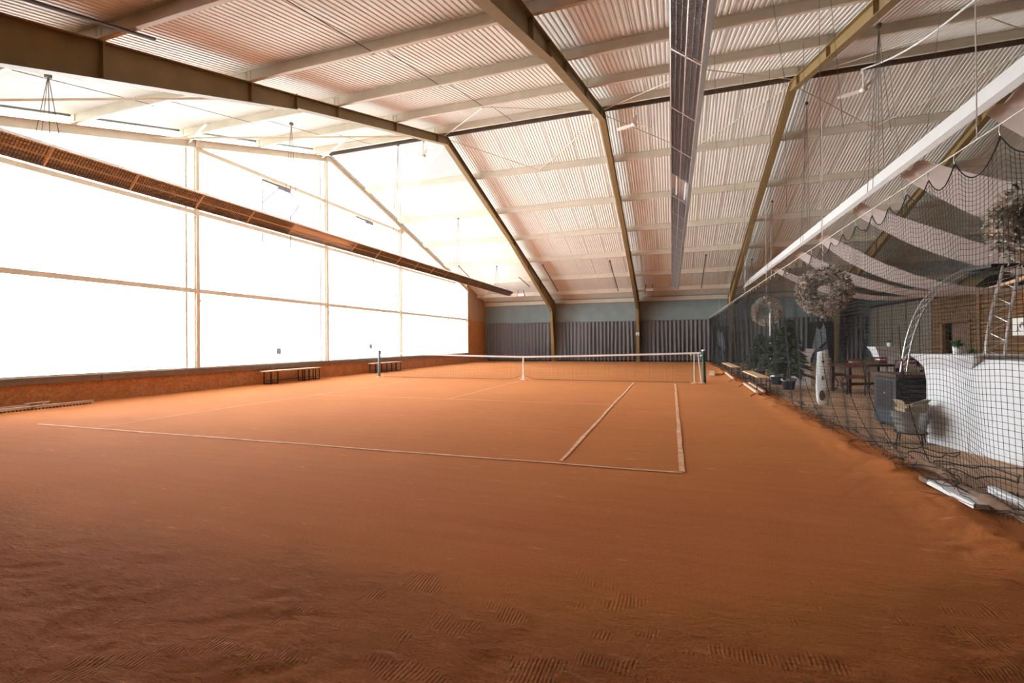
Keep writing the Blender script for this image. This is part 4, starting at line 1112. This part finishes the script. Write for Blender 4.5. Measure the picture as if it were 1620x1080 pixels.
# ---- fabric swags
def swag(y, sag, wd, lb, seed, x0=9.85, x1=20.8, zt=4.83, zt1=4.83):
    random.seed(seed); th = thing('fabric_swag', lb, 'fabric swag', (0, y, 0), 0, 'white fabric swags below the roof')
    def f(u, v):
        x = x0+(x1-x0)*u; t_ = 2*u-1; z = zt+(zt1-zt)*u-sag*(1-t_*t_)
        gather = min(1, .5+u*4, .3+(1-u)*7); s_ = (v-.5)*wd*gather
        fold = .045*sin(v*13+seed+2*sin(u*9))*(1.4-gather)+.03*sin(v*5+u*6)
        droop = -.12*(1-(2*v-1)**2)*gather
        return (x, s_+.06*sin(u*8+seed), z+droop+fold)
    m_ = MB(); m_.grid(70, 18, f); m_.build('cloth', 'drape', th, smooth=True)
    m_ = MB(); m_.tube([(x0-.08, 0, zt+.08), (x0+.02, 0, zt)], .02, 6); m_.tube([(x1+.08, 0, zt1+.08), (x1, 0, zt1)], .02, 6); split_build(m_, 'tie', 'wirew', th)
for i, (y_, sg_, wd, x1, z1, lb) in enumerate(((2.95, 1.75, 2.3, 20.8, 4.83, 'white fabric swag nearest the camera in the top right corner'),
    (5.9, 1.95, 1.75, 20.8, 4.83, 'second white fabric swag, crossing in front of the large wreath'),
    (8.8, 2.0, 1.45, 20.8, 4.83, 'third white fabric swag from the top right corner'),
    (12.1, 1.28, 1.3, 16.8, 3.62, 'fourth white fabric swag, above the middle wreath'),
    (15.0, 1.1, 1.2, 16.8, 3.62, 'fifth white fabric swag, passing behind the middle wreath'),
    (19.3, .85, 1.2, 16.8, 3.62, 'sixth white fabric swag, lowest and furthest back'))):
    swag(y_, sg_, wd, lb, 60+i, x1=x1, zt1=z1)

# ---- board and rolled cover by the net foot at the lower right
th = thing('white_board', 'white board with brown end lying on the clay at the foot of the net', 'board', (7.74, .17, .06))
dd = Vector((.02, -.98, 0)).normalized(); ss = Vector((.98, .02, 0)).normalized()
m_ = MB(); m_.obox(dd*.42+Vector((0,0,.01)), dd*.36, ss*.06, Vector((0,0,.02))); m_.build('panel', 'whitep', th)
m_ = MB(); m_.obox(dd*.0+Vector((0,0,.01)), dd*.07, ss*.062, Vector((0,0,.024))); m_.build('end_cap', 'sack', th)
random.seed(8)
m_ = MB(); pts = []; rs = []
for i in range(30):
    t_ = i/29; pts.append((7.90+.05*sin(t_*9), .9-2.9*t_, .075+.02*sin(t_*14))); rs.append(.042+.014*sin(t_*17)+.009*sin(t_*41)+.006*sin(t_*83))
m_.tube(pts, rs, 10); tag(m_.build('rolled_cover', 'sack', smooth=True), 'dusty brown rolled cover holding down the near foot of the net', 'rolled cover')
m_ = MB(); m_.bar((7.99, -.25, .13), (8.0, -.95, .12), .05, .05); tag(m_.build('white_batten', 'whitep'), 'short white batten behind the rolled cover at the lower right', 'batten')
for (pts, lb) in (([(8.2, 1.2), (8.55, 1.1), (8.75, .8), (8.6, .55), (8.3, .6), (8.2, .9)], 'black hose looped on the boards behind the net at the right'),
                  ([(8.1, 2.2), (8.4, 2.0), (8.7, 1.75), (8.45, 1.55), (8.15, 1.7)], 'black cable curled on the boards below the metal tub')):
    m_ = MB(); q = []
    for k in range(33):
        t_ = k/32*(len(pts)-1); i = min(int(t_), len(pts)-2); f_ = t_-i; f_ = f_*f_*(3-2*f_); q.append((pts[i][0]*(1-f_)+pts[i+1][0]*f_, pts[i][1]*(1-f_)+pts[i+1][1]*f_, .03+.02*sin(k*.9)))
    m_.tube(q, .007, 6); tag(m_.build('floor_cable', 'hose'), lb, 'cable')
